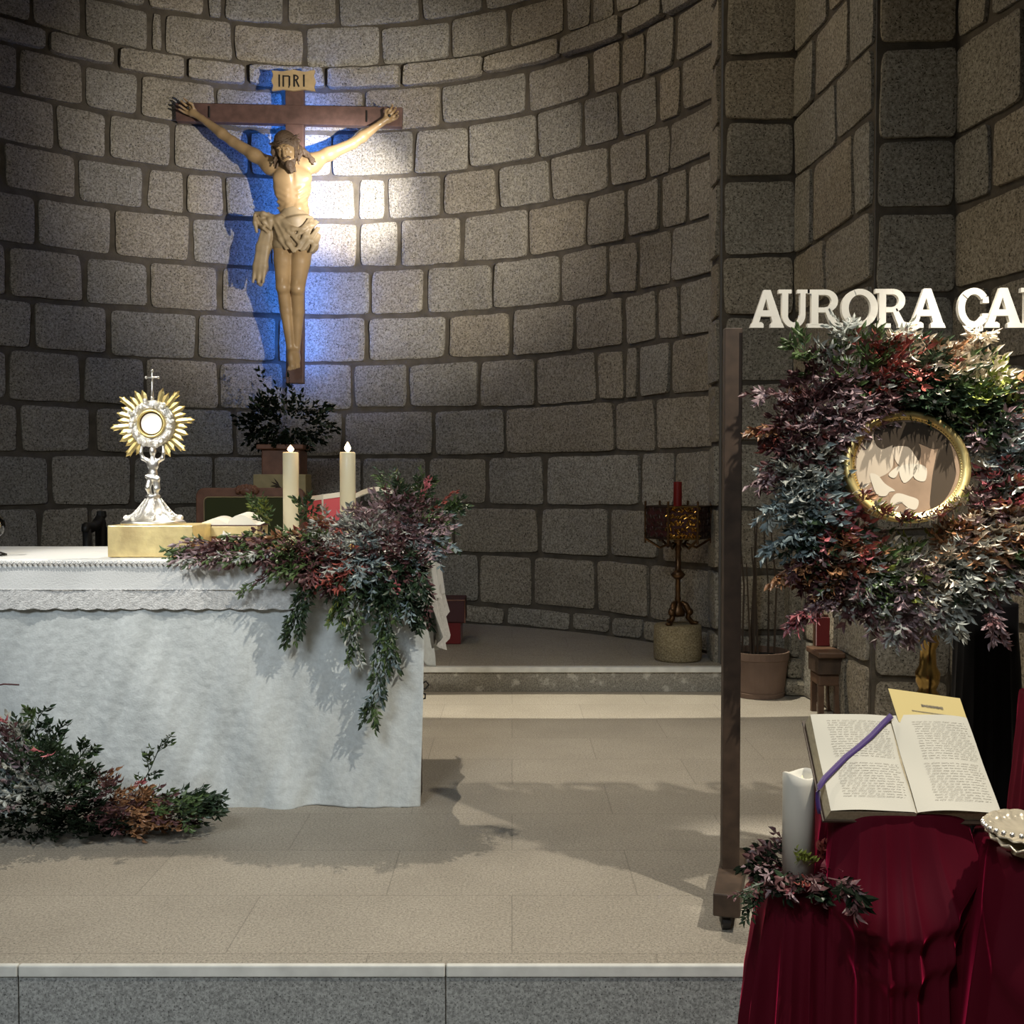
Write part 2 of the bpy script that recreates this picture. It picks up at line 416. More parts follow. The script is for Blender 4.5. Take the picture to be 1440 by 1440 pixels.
# ------------------------------------------------------------------ floors and steps
def floor_mat(name, base, tx, ty, seam):
    m = base.copy(); m.name = name; n = m.node_tree; b = n.nodes['Principled BSDF']
    src = b.inputs['Base Color'].links[0].from_socket
    g = n.nodes.new('ShaderNodeNewGeometry'); br = n.nodes.new('ShaderNodeTexBrick')
    br.inputs['Color1'].default_value = (1, 1, 1, 1); br.inputs['Color2'].default_value = (.93, .93, .93, 1); br.inputs['Mortar'].default_value = (seam, seam, seam, 1)
    br.inputs['Scale'].default_value = 1; br.inputs['Mortar Size'].default_value = .0022; br.inputs['Brick Width'].default_value = tx; br.inputs['Row Height'].default_value = ty
    n.links.new(g.outputs['Position'], br.inputs['Vector'])
    x = n.nodes.new('ShaderNodeMixRGB'); x.blend_type = 'MULTIPLY'; x.inputs[0].default_value = 1
    n.links.new(src, x.inputs[1]); n.links.new(br.outputs['Color'], x.inputs[2]); n.links.new(x.outputs[0], b.inputs['Base Color'])
    return m
M['floor_tiles'] = floor_mat('presbytery floor', M['floor'], .8, .42, .72)
YS = 2.869; YB = 6.66
struct(MB().box((-5, YS, -.17), (3, 7.15, 0)).build('floor', M['floor_tiles']))
ap = [(ACX + AR * math.sin(t), ACY + AR * math.cos(t)) for t in [(U1 + (U0 - U1) * k / 48) / AR for k in range(49)]]
pl = [(-4.38, YB + .02), (1.335, YB + .02), (1.335, 7.12)] + ap + [(-4.38, 7.12)]
m_ = MB(); n = len(pl)
m_.add([(x, y, .001) for x, y in pl] + [(x, y, .155) for x, y in pl], [tuple(range(n, 2 * n))] + [(i, (i + 1) % n, (i + 1) % n + n, i + n) for i in range(n)])
m_.mi = [0] + [1] * n
struct(m_.build('floor_apse_platform', [M['floor_tiles'], M['riser_worn']]))
struct(MB().box((-4.36, YB, .125), (1.335, YB + .06, .158)).build('trim_rear_step', M['marble'], bevel=.004))
mb = MB()
for k in range(-4, 3):
    x0 = -3.05 + 1.0 * (k + 2.62); x0 = k * 1.16 - .18
    mb.box((x0 + .0015, YS - .013, -.0285), (x0 + 1.1585, YS + .006, .004))
struct(mb.build('trim_front_step', M['marble'], bevel=.004))
mb = MB()
for k in range(-4, 3): mb.box((k * 1.16 - .178, YS - .008, -.17), (k * 1.16 + .978, YS + .02, -.0285))
struct(mb.build('trim_front_riser', M['riser']))
struct(MB().box((-5, 2.45, -.34), (3, YS, -.17)).build('floor_lower_step', M['riser']))
struct(MB().box((-5, -1, -.45), (3.2, 2.45, -.34)).build('floor_nave', M['floor_tiles']))

# ------------------------------------------------------------------ signed distance sculpting
class Sculpt:
    def __init__(s, lo, hi, res):
        s.lo = np.array(lo, float); s.res = res
        s.n = np.ceil((np.array(hi) - s.lo) / res).astype(int) + 1
        s.d = np.full(s.n, .08, np.float32)
    def _win(s, a, b, m):
        i0 = np.clip(np.floor((np.minimum(a, b) - m - s.lo) / s.res).astype(int), 0, s.n - 1)
        i1 = np.clip(np.ceil((np.maximum(a, b) + m - s.lo) / s.res).astype(int) + 1, 1, s.n)
        g = [s.lo[k] + s.res * np.arange(i0[k], i1[k]) for k in range(3)]
        Xg, Yg, Zg = np.meshgrid(*g, indexing='ij')
        return tuple(slice(i0[k], i1[k]) for k in range(3)), np.stack([Xg, Yg, Zg], -1)
    def _merge(s, sl, d, k, cut=False):
        a = s.d[sl]
        if cut:
            d = -d; h = np.maximum(k - np.abs(a - d), 0) / k; s.d[sl] = np.maximum(a, d) + h * h * k / 4
        else:
            h = np.maximum(k - np.abs(a - d), 0) / k; s.d[sl] = np.minimum(a, d) - h * h * k / 4
    def cone(s, a, b, ra, rb, k=.015, cut=False):
        a = np.array(a, float); b = np.array(b, float); sl, q = s._win(a, b, max(ra, rb) + k + .04)
        if q.size == 0: return s
        ab = b - a; t = np.clip(((q - a) @ ab) / max(ab @ ab, 1e-9), 0, 1)
        s._merge(sl, (np.linalg.norm(q - a - t[..., None] * ab, axis=-1) - (ra + (rb - ra) * t)).astype(np.float32), k, cut); return s
    def chain(s, pts, rs, k=.015):
        for i in range(len(pts) - 1): s.cone(pts[i], pts[i + 1], rs[i], rs[i + 1], k)
        return s
    def ell(s, c, r, k=.02, rot=None, cut=False):
        c = np.array(c, float); r = np.array(r, float); m = r.max()
        sl, q = s._win(c, c, m + k + .03); q = q - c
        if rot is not None: q = q @ np.array(rot)
        k0 = np.linalg.norm(q / r, axis=-1); k1 = np.linalg.norm(q / (r * r), axis=-1)
        s._merge(sl, (k0 * (k0 - 1) / np.maximum(k1, 1e-6)).astype(np.float32), k, cut); return s
    def mesh(s):
        d = s.d; ins = d < 0
        nx, ny, nz = s.n - 1
        cnt = np.zeros((nx, ny, nz), np.int8); pos = np.zeros((nx, ny, nz, 3), np.float32); cs = {}
        c8 = [(i, j, k) for i in (0, 1) for j in (0, 1) for k in (0, 1)]
        tot = sum(ins[i:nx + i, j:ny + j, k:nz + k].astype(np.int8) for i, j, k in c8)
        act = (tot > 0) & (tot < 8); idx = np.argwhere(act)
        P_ = np.zeros((len(idx), 3)); N_ = np.zeros(len(idx))
        for ax in range(3):
            o = [q for q in range(3) if q != ax]
            for u in (0, 1):
                for v in (0, 1):
                    a = idx.copy(); a[:, o[0]] += u; a[:, o[1]] += v; b = a.copy(); b[:, ax] += 1
                    da = d[tuple(a.T)]; db = d[tuple(b.T)]; hit = (da < 0) != (db < 0)
                    t = np.where(hit, da / np.where(hit, da - db, 1), 0)
                    p = a.astype(float); p[:, ax] += t; P_[hit] += p[hit]; N_[hit] += 1
        V = s.lo + s.res * P_ / N_[:, None]
        vid = -np.ones((nx, ny, nz), np.int64); vid[act] = np.arange(len(idx))
        Fs = []
        for ax in range(3):
            o = [(ax + 1) % 3, (ax + 2) % 3]
            a = ins[:-1, :-1, :-1]; sl = [slice(0, -1)] * 3; sl[ax] = slice(1, None); b = ins[tuple(sl)]
            e = np.argwhere(a != b)
            e = e[(e[:, o[0]] > 0) & (e[:, o[1]] > 0) & (e < np.array([nx, ny, nz])).all(1)]
            fl = ins[tuple(e.T)]
            q = []
            for du, dv in ((0, 0), (1, 0), (1, 1), (0, 1)):
                c = e.copy(); c[:, o[0]] -= du; c[:, o[1]] -= dv; q.append(vid[tuple(c.T)])
            q = np.stack(q, 1); q = q[(q >= 0).all(1)] if False else q
            q[~fl] = q[~fl][:, ::-1]; Fs.append(q)
        Fq = np.concatenate(Fs); Fq = Fq[(Fq >= 0).all(1)]
        return V, Fq
    def build(s, name, mat, parent=None, label=None):
        V, Fq = s.mesh(); me = bpy.data.meshes.new(name); me.from_pydata(V.tolist(), [], Fq.tolist()); me.materials.append(mat)
        me.polygons.foreach_set('use_smooth', [True] * len(me.polygons)); me.update()
        o = bpy.data.objects.new(name, me); C.objects.link(o)
        if parent: o.parent = parent; o.matrix_parent_inverse = wm(parent).inverted()
        if label: o['label'] = label
        return o

# ------------------------------------------------------------------ crucifix
YBM = 8.66   # front face of the timbers
cr = thing('crucifix', 'large dark wooden crucifix with carved painted figure on curved stone wall', 'crucifix', P(413, 540, 8.7))
mb = MB()
a = P(400.5, 120, YBM); b = P(426.5, 539, YBM)
xt0, xt1 = X(401, YBM, 130), X(427, YBM, 130); xb0, xb1 = X(402, YBM, 538), X(426.5, YBM, 538)
z0, z1 = Z(539, YBM), Z(104, YBM)
mb.add([(xb0, YBM, z0), (xb1, YBM, z0), (xb1, YBM + .075, z0), (xb0, YBM + .075, z0), (xt0, YBM, z1), (xt1, YBM, z1), (xt1, YBM + .075, z1), (xt0, YBM + .075, z1)],
       [(0, 3, 2, 1), (4, 5, 6, 7), (0, 1, 5, 4), (1, 2, 6, 5), (2, 3, 7, 6), (3, 0, 4, 7)])
mb.build('upright_beam', M['beam'], cr, bevel=.006)
YC = YBM - .012
mb = MB(); q = [P(246, 144, YC), P(566, 150.5, YC), P(565, 178, YC), P(247, 170, YC)]
mb.add([v for v in q] + [v + Vector((0, .07, 0)) for v in q], [(3, 2, 1, 0), (4, 5, 6, 7), (0, 1, 5, 4), (1, 2, 6, 5), (2, 3, 7, 6), (3, 0, 4, 7)])
mb.build('cross_beam', M['beam'], cr, bevel=.006)
for px, py in ((268, 156), (549, 167)):
    c = P(px, py, YC); mb = MB().tube([c + Vector((0, .02, 0)), c + Vector((0, -.07, .0))], .006, 6); mb.ball(c + Vector((0, -.07, 0)), .013, 8); mb.build('nail', M['black'], cr)
for px, py in ((295, 158), (516, 164)):
    c = P(px, py, YC); MB().tube([c + Vector((0, -.012, .045)), c + Vector((0, -.012, -.045))], .006, 6).build('peg', M['black'], cr)
# title board
YT = YBM - .03
pb = []
for px, py in ((381.5, 98.5), (396, 100), (412, 97.5), (428, 100.5), (443, 98), (441, 106), (444, 114), (441.5, 121), (443, 128), (427, 125.5), (412, 127.5), (397, 125.5), (382, 127.5), (384, 120), (381, 113), (384, 106)):
    p = P(px, py, YT); pb.append((p.x, p.z))
tb = MB().prism(pb, YT, YT + .025).build('title_board', M['plaque'], cr, bevel=.003)
def strokes(mb_, segs, fr, y0, th):
    for i_, poly in enumerate(segs): mb_.prism([fr(u, v) for u, v in poly], y0 - th - .00025 * (i_ % 7), y0 + .0002 * (i_ % 5))
def bar(x0, y0_, x1, y1_, w_):
    d = Vector((x1 - x0, y1_ - y0_)); n_ = Vector((-d.y, d.x)).normalized() * w_ / 2
    return [(x0 + n_.x, y0_ + n_.y), (x0 - n_.x, y0_ - n_.y), (x1 - n_.x, y1_ - n_.y), (x1 + n_.x, y1_ + n_.y)]
def arcband(cx, cy, rx, ry, w_, a0, a1, n_=14, wy=None):
    out = []; wy = wy or w_
    for i in range(n_):
        t0, t1 = [a0 + (a1 - a0) * k / n_ for k in (i, i + 1)]
        out.append([(cx + rx * math.cos(t0), cy + ry * math.sin(t0)), (cx + (rx - w_) * math.cos(t0), cy + (ry - wy) * math.sin(t0)),
                    (cx + (rx - w_) * math.cos(t1), cy + (ry - wy) * math.sin(t1)), (cx + rx * math.cos(t1), cy + ry * math.sin(t1))])
    return out
PI = math.pi
mb = MB(); o_ = P(391.5, 122, YT); S_ = (P(391.5, 105, YT) - o_).z
segs = [bar(.08, 0, .08, 1, .13)]
segs += [bar(.42, 0, .42, .95, .13), bar(.36, .88, .9, .88, .10), bar(.93, .1, .93, .88, .14), bar(.93, .1, .86, -.08, .08)]
segs += [bar(1.33, 0, 1.33, 1, .14)] + arcband(1.35, .74, .36, .26, .12, -PI / 2, PI / 2, 8) + [bar(1.5, .5, 1.72, 0, .14)]
segs += [bar(2.14, 0, 2.14, 1, .14)]
strokes(mb, segs, lambda u, v: (o_.x + u * S_, o_.z + v * S_), YT, .003)
mb.build('inscription', M['black'], tb)

# carved figure (one continuous body)
def q3(px, py, Y): return np.array(P(px, py, Y))


s = Sculpt([X(244, 8.6) - .0, 8.20, Z(528, 8.6)], [X(572, 8.6), 8.72, Z(132, 8.6)], .0062)
YTn = 8.50
# torso: rib cage, belly, pelvis
s.ell(q3(411, 262, YTn), (.150, .098, .17), .03)
s.ell(q3(398, 250, YTn - .052), (.078, .045, .062), .035); s.ell(q3(425, 250, YTn - .052), (.078, .045, .062), .035)
s.cone(q3(412, 232, YTn + .02), q3(412, 246, YTn), .095, .115, .04)
s.ell(q3(414, 297, YTn - .005), (.118, .082, .12), .05)
s.ell(q3(414, 328, YTn), (.150, .105, .10), .06)
s.cone(q3(388, 236, YTn + .01), q3(436, 232, YTn + .01), .058, .058, .05)
for k in range(5):   # ribs and belly muscles
    for sg in (-1, 1):
        c0 = q3(411 + sg * 21, 258 + k * 8.5, YTn - .055 + .004 * k); c1 = q3(411 + sg * 8, 267 + k * 8, YTn - .094 + .006 * k)
        s.cone(c0 + [0, .010, 0], c1 + [0, .013, 0], .008, .008, .022)
s.cone(q3(411.5, 244, YTn - .115), q3(413, 285, YTn - .105), .010, .008, .02, cut=True)
for sg in (-1, 1):
    s.ell(q3(413 + sg * 6.5, 292, YTn - .070), (.030, .02, .030), .02); s.ell(q3(413 + sg * 6.5, 303, YTn - .072), (.030, .02, .028), .02)
s.ell(q3(414, 309, YTn - .098), (.010, .012, .012), .008, cut=True)
# neck and head, tipped forward and to the left
s.chain([q3(413, 232, YTn + .02), q3(408, 220, YTn - .05), q3(405, 212, YTn - .11)], [.062, .056, .052], .04)
hc = q3(403, 208, YTn - .135)
Mh = Matrix.Rotation(R(-13), 3, 'Y') @ Matrix.Rotation(R(-8), 3, 'Z') @ Matrix.Rotation(R(24), 3, 'X')
rotm = np.array(Mh)
def hp(x, y, z): return hc + rotm @ np.array([x, y, z])
s.ell(hc, (.080, .098, .108), .02, rotm); s.ell(hp(0, -.045, -.045), (.060, .052, .078), .03, rotm)
s.ell(hp(0, -.062, -.105), (.034, .034, .032), .03, rotm)                       # chin
s.cone(hp(0, -.100, .012), hp(0, -.125, -.040), .010, .017, .010)               # nose
for sg in (-1, 1):
    s.ell(hp(sg * .030, -.102, .006), (.020, .014, .014), .010, rotm, cut=True)
    s.ell(hp(sg * .030, -.088, .004), (.015, .012, .010), .004, rotm)
    s.ell(hp(sg * .031, -.098, .024), (.024, .012, .008), .010, rotm)
    s.ell(hp(sg * .040, -.078, -.030), (.020, .018, .020), .02, rotm)
    s.ell(hp(sg * .082, -.0, -.01), (.012, .020, .028), .006, rotm)
s.ell(hp(0, -.098, -.064), (.024, .012, .006), .006, rotm); s.cone(hp(-.018, -.106, -.070), hp(.018, -.106, -.070), .003, .003, .004, cut=True)
# arms
def arm(sh, el, wr, hd, sg):
    s.cone(sh, el, .056, .040, .045); mid = sh * .6 + el * .4
    s.ell(mid + [0, -.012, -.006], (.05, .045, .045), .04)
    s.chain([el, el * .65 + wr * .35, wr], [.039, .041, .025], .02)
    s.cone(wr, hd, .025, .030, .012)
    d = (hd - wr) / np.linalg.norm(hd - wr); up = np.array([0, 0, 1.0]); up -= d * (up @ d); up /= np.linalg.norm(up)
    pc = hd + d * .012
    s.cone(hd + up * .024, pc + up * .026 + d * .02, .016, .014, .012); s.cone(hd - up * .022, pc - up * .024 + d * .018, .016, .014, .012)
    for k, off in enumerate((.034, .012, -.011, -.032)):                         # fingers, curled forward
        b0 = pc + up * off + d * .018; l = (.040, .046, .042, .032)[k]; dd = d + up * off * 7; dd /= np.linalg.norm(dd)
        b1 = b0 + dd * l + np.array([0, -.010, 0]); b2 = b1 + dd * l * .55 + np.array([0, -.030, 0]); b3 = b2 + dd * .004 + np.array([0, -.022, -.004])
        s.chain([b0, b1, b2, b3], [.0108, .0098, .009, .008], .004)
    t0 = hd + up * .025 + np.array([0, -.012, 0]); t1 = t0 + up * .022 + d * .022 + np.array([0, -.022, 0]); t2 = t1 + d * .024 + np.array([0, -.016, 0]) - up * .004
    s.chain([t0, t1, t2], [.012, .0105, .009], .006)
arm(q3(379, 231, YTn + .02), q3(327, 199, 8.56), q3(283, 166, 8.585), q3(271, 158, 8.59), -1)
arm(q3(441, 226, YTn + .02), q3(496, 202, 8.56), q3(535, 174, 8.59), q3(545, 167, 8.60), 1)
s.ell(q3(381, 234, YTn + .015), (.07, .065, .065), .05); s.ell(q3(440, 230, YTn + .015), (.07, .065, .065), .05)
# legs
def leg(hip, kn, an, sg):
    s.chain([hip, hip * .55 + kn * .45, kn], [.092, .078, .054], .012)
    s.ell(kn + [0, -.018, 0], (.045, .04, .05), .03)
    s.chain([kn, kn * .62 + an * .38 + [0, .022, 0], an], [.050, .050, .030], .010)
leg(q3(400, 335, YTn), q3(398, 404, YTn - .10), q3(408, 488, YTn + .035), -1)
leg(q3(426, 335, YTn), q3(418.5, 406, YTn - .09), q3(417, 490, YTn + .065), 1)
for (ax, ay, tx, ty, yy) in ((409, 490, 411, 515, 0), (415, 492, 417, 513, .04)):
    an = q3(ax, ay, YTn + .045 + yy * .6); to = q3(tx, ty, YTn - .03 + yy)
    s.cone(an, to, .032, .028, .02); s.ell((an + to) / 2, (.034, .05, .06), .02)
    for k in range(5):
        x_ = (k - 2) * .012; b0 = to + [x_, -.01, -.004]; s.cone(b0, b0 + [x_ * .2, -.018, -.030 + abs(k - 1) * .004], .0085, .0075, .004)
    s.ell(an + [0, .03, .0], (.03, .035, .035), .02)
fig = s.build('carved_figure', M['skin'], cr, 'carved and painted figure with outstretched arms')
# hair, beard, thorn crown
h = Sculpt(hp(0, 0, 0) - .24, hp(0, 0, 0) + .24, .006)
h.ell(hp(0, .010, .024), (.094, .103, .108), .02, rotm); h.ell(hp(0, -.11, -.072), (.056, .066, .086), .01, rotm, cut=True)
r3 = random.Random(5)
for k in range(60):
    t = r3.uniform(-1, 1) * PI * .60; a0 = hp(.088 * math.sin(t), .02 + .090 * math.cos(t), r3.uniform(-.02, .06))
    drop = r3.uniform(.05, .15); sw = r3.uniform(-.02, .02)
    a1 = a0 + [sw + .012 * math.sin(t), -.005, -drop * .5]; a2 = a1 + [-sw * 1.5, -.012, -drop * .5]
    h.chain([a0, a1, a2], [.013, .012, .006], .005)
for k in range(8):
    a0 = q3(418 + r3.uniform(-2, 4), 205 + r3.uniform(-4, 6), YTn - .09); a1 = q3(431 + r3.uniform(-2, 3), 216 + r3.uniform(-3, 4), YTn - .07); a2 = q3(437 + r3.uniform(-3, 7), 228 + r3.uniform(-4, 5), YTn - .08)
    h.chain([a0, a1, a2], [.010, .009, .005], .005)
h.ell(hp(0, -.100, -.046), (.066, .088, .082), .006, rotm, cut=True)
h.ell(hp(0, -.088, -.122), (.036, .032, .040), .012, rotm)
for sg in (-1, 1): h.cone(hp(0, -.106, -.052), hp(sg * .030, -.094, -.066), .006, .006, .006); h.cone(hp(sg * .062, -.04, -.06), hp(sg * .036, -.076, -.118), .012, .013, .008)
for sg in (-1, 1): h.cone(hp(sg * .014, -.106, .024), hp(sg * .050, -.086, .020), .0055, .0045, .003); h.cone(hp(sg * .018, -.102, .000), hp(sg * .044, -.088, .000), .0042, .0042, .002)
for k in range(34):
    x_ = r3.uniform(-.035, .035); a0 = hp(x_, -.092 + abs(x_) * .6, -.092); a1 = hp(x_ * .8, -.112 + abs(x_), -.150 - r3.uniform(0, .03)); h.cone(a0, a1, .012, .006, .005)
h.cone(hp(-.026, -.106, -.056), hp(.026, -.106, -.056), .006, .006, .006)
h.build('hair_and_beard', M['hair'], fig, 'dark wavy hair and beard')
mb = MB()
for j in range(3):
    pts = [Vector(hp(.098 * math.cos(t) * (1 + .05 * math.sin(5 * t + j)), .012 + .112 * math.sin(t), .055 + .010 * math.sin(3 * t + j * 2))) for t in [2 * PI * k / 30 for k in range(31)]]
    mb.tube(pts, .0055, 5)
for k in range(26):
    t = r3.uniform(0, 2 * PI); c = Vector(hp(.10 * math.cos(t), .012 + .114 * math.sin(t), .055)); d = Vector(rotm @ np.array([math.cos(t), math.sin(t), r3.uniform(-.3, 1)])) * .028
    mb.tube([c, c + d], [.004, .0005], 4)
mb.build('crown_of_thorns', M['hair'], fig)
# loincloth
L = Sculpt([X(352, 8.4), 8.28, Z(408, 8.4)], [X(456, 8.5), 8.66, Z(292, 8.5)], .006)
L.ell(q3(414, 330, YTn), (.180, .135, .105), .02); L.cone(q3(414, 308, YTn), q3(415, 312, YTn), .118, .15, .02)
L.ell(q3(403, 345, YTn - .02), (.115, .115, .075), .03); L.ell(q3(428, 344, YTn - .02), (.115, .115, .085), .03)
for (p0, p1, dp) in (((388, 308), (413, 352), .155), ((394, 305), (418, 340), .16), ((398, 326), (412, 354), .165), ((440, 310), (417, 350), .155), ((446, 320), (424, 352), .15), ((434, 308), (418, 330), .16),
                     ((386, 318), (402, 350), .15), ((448, 330), (436, 354), .14), ((444, 312), (430, 318), .15), ((400, 318), (425, 322), .165)):
    m0 = q3(*p0, YTn - dp + .03); m2 = q3(*p1, YTn - dp + .005); m1 = (m0 + m2) / 2 + [0, -.012, -.012]
    L.chain([m0 + [0, .007, 0], m1 + [0, .008, 0], m2 + [0, .006, 0]], [.010, .013, .008], .022)
    L.chain([m0 + [.022, .004, 0], m1 + [.024, .006, 0], m2 + [.018, .005, 0]], [.006, .007, .004], .014)
for k, (p0, p1) in enumerate((((392, 312), (408, 356)), ((440, 316), (420, 356)), ((414, 312), (416, 350)), ((404, 308), (410, 335)))):
    L.chain([q3(*p0, YTn - .165), q3(*p1, YTn - .16)], [.008, .010], .012) if k > 5 else None
L.ell(q3(370, 312, 8.44), (.070, .05, .062), .02)
for (ax, ay), (bx_, by_), rr1 in (((360, 300), (382, 304), .020), ((358, 303), (361, 326), .018), ((364, 306), (380, 322), .016), ((378, 300), (381, 322), .016), ((366, 318), (376, 326), .014), ((368, 298), (370, 310), .013)):
    m0, m2 = q3(ax, ay, 8.40), q3(bx_, by_, 8.40); L.chain([m0, (m0 + m2) / 2 + [0, -.018, .004], m2], [rr1 * .7, rr1, rr1 * .6], .010)
L.cone(q3(376, 312, 8.42), q3(392, 310, 8.42), .035, .05, .03)
dr = [q3(376, 326, 8.46), q3(371, 348, 8.46), q3(367, 375, 8.47), q3(364, 398, 8.48)]
L.chain(dr, [.040, .050, .050, .020], .03)
for off in (-.030, .002, .032):
    L.chain([p + [off * (1 + .1 * i), -.032, 0] for i, p in enumerate(dr)], [.014, .018, .018, .010], .022)
L.chain([p + [0, .055, 0] for p in dr], [.03, .035, .04, .02], .03, )
L.build('loincloth', M['loin'], fig, 'carved beige loincloth knotted at the hip')
# blue light strips fixed behind the upright
led = thing('light_strip', 'blue glowing light strip fixed behind the crucifix upright', 'light strip', P(424, 530, 8.76))
for px in (408, 425.2):
    c = P(px, 340, YBM + .08); MB().box((c.x - .008, c.y, Z(522, YBM)), (c.x + .008, c.y + .012, Z(104, YBM))).build('lit_strip', M['bluelight'], led)

# ------------------------------------------------------------------ foliage
def leafmesh(mb_, base, d, n_, L_, W_, curl=.25, mi=0):
    d = d.normalized(); sd = d.cross(n_)
    if sd.length < 1e-4: sd = d.cross(Vector((.3, .5, .8)))
    sd.normalize(); n2 = sd.cross(d)
    m1 = base + d * L_ * .38 + n2 * L_ * curl * .25; tip = base + d * L_ - n2 * L_ * curl * .4
    m2 = base + d * L_ * .68 + n2 * L_ * curl * .05
    e = n2 * W_ * .22
    mb_.add([base, m1 + sd * W_ * .5 + e, m1 - sd * W_ * .5 + e, m1, m2 + sd * W_ * .36 + e, m2 - sd * W_ * .36 + e, m2, tip],
            [(0, 3, 1), (0, 2, 3), (3, 6, 4, 1), (2, 5, 6, 3), (6, 7, 4), (5, 7, 6)], mi)
def sprig(mb_, base, d, r_, n_leaves=9, L_=.035, W_=.013, length=.11, droop=.3, stem=True, start=.15, up=Vector((0, 0, 1))):
    d = d.normalized(); p = Vector(base); pts = [p.copy()]; seg = length / n_leaves; dirs = []
    wob = Vector((r_.uniform(-1, 1), r_.uniform(-1, 1), r_.uniform(-1, 1))) * .12
    for i in range(n_leaves):
        d = (d + Vector((0, 0, -droop / n_leaves)) + wob / n_leaves * 2).normalized(); p = p + d * seg; pts.append(p.copy()); dirs.append(d.copy())
    if stem: mb_.tube(pts, [.0016 * L_ / .035] * len(pts), 3, cap=False)
    for i in range(n_leaves):
        if i / n_leaves < start: continue
        dd = dirs[i]; sv = dd.cross(up)
        if sv.length < .1: sv = dd.cross(Vector((1, 0, 0)))
        sv.normalize(); sg = 1 if i % 2 else -1
        rot = Matrix.Rotation(r_.uniform(-.9, .9), 3, dd); side = (rot @ sv) * sg
        ld = (dd * r_.uniform(.45, .9) + side * r_.uniform(.6, 1)).normalized()
        nn = dd.cross(ld) * (1 if sg > 0 else -1) + Vector((r_.uniform(-.3, .3), r_.uniform(-.3, .3), r_.uniform(-.3, .3)))
        sc_ = r_.uniform(.7, 1.15)
        leafmesh(mb_, pts[i + 1], ld, nn, L_ * sc_, W_ * sc_ * r_.uniform(.8, 1.2), r_.uniform(-.1, .5))
    leafmesh(mb_, pts[-1], dirs[-1], sv, L_, W_)
class Foliage:
    def __init__(s, seed): s.r = random.Random(seed); s.m = {}
    def mbx(s, c): return s.m.setdefault(c, MB())
    def sp(s, c, base, d, **k): sprig(s.mbx(c), Vector(base), Vector(d), s.r, **k)
    def build(s, parent):
        for c, m in s.m.items(): m.build(c + '_foliage', M['leaf_' + c], parent, label=c.replace('_', ' ') + ' leaves' )
def pick(r_, centres, px, py, jit=22):
    px += r_.gauss(0, jit); py += r_.gauss(0, jit)
    return min(centres, key=lambda c: (c[0] - px) ** 2 + (c[1] - py) ** 2)[2]

# dark bush below the crucifix, on its wooden stand
st = thing('wooden_pedestal', 'narrow reddish brown wooden pedestal under the dark foliage at the wall', 'pedestal', P(395, 860, 8.1))
YW = 8.05
MB().box((X(368, YW), YW, .155), (X(422, YW), YW + .3, Z(632, YW))).build('column', M['chairwood'], st, bevel=.01)
MB().box((X(362, YW), YW - .03, Z(632, YW)), (X(428, YW), YW + .33, Z(625, YW))).build('top_slab', M['chairwood'], st, bevel=.008)
fo = Foliage(11); bush = thing('dark_foliage_arrangement', 'very dark green foliage arrangement on the wooden pedestal below the crucifix', 'foliage', P(405, 622, 8.2))
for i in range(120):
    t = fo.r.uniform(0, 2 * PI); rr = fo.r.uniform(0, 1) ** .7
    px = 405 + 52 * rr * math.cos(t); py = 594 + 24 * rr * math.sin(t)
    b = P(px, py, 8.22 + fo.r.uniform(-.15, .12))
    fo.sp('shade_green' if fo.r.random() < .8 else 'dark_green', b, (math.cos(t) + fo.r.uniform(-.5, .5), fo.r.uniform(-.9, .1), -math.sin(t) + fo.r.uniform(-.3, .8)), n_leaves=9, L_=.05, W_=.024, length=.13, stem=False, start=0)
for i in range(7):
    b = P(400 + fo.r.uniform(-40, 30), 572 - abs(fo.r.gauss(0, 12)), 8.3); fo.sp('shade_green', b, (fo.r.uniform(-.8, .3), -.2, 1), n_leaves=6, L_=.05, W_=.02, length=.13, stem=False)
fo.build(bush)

# ------------------------------------------------------------------ altar
YA = 4.30; AX1 = X(587, YA, 1137); AX0 = -3.05; YAB = 5.2
alt = thing('altar_table', 'altar table with dark side edge beneath the white cloths', 'altar', (-1.7, 4.8, 0))
MB().box((AX0, YA + .02, .965), (AX1 + .002, YAB, .99)).build('table_top', M['wood'], alt)
MB().box((AX0, YA + .035, 0), (AX1 + .004, YA + .19, .965)).build('front_panel', M['darkiron'], alt, bevel=.003)
MB().box((AX0 + .3, YA + .19, 0), (AX1 - .45, YAB - .1, .965)).build('core', M['wood'], alt)
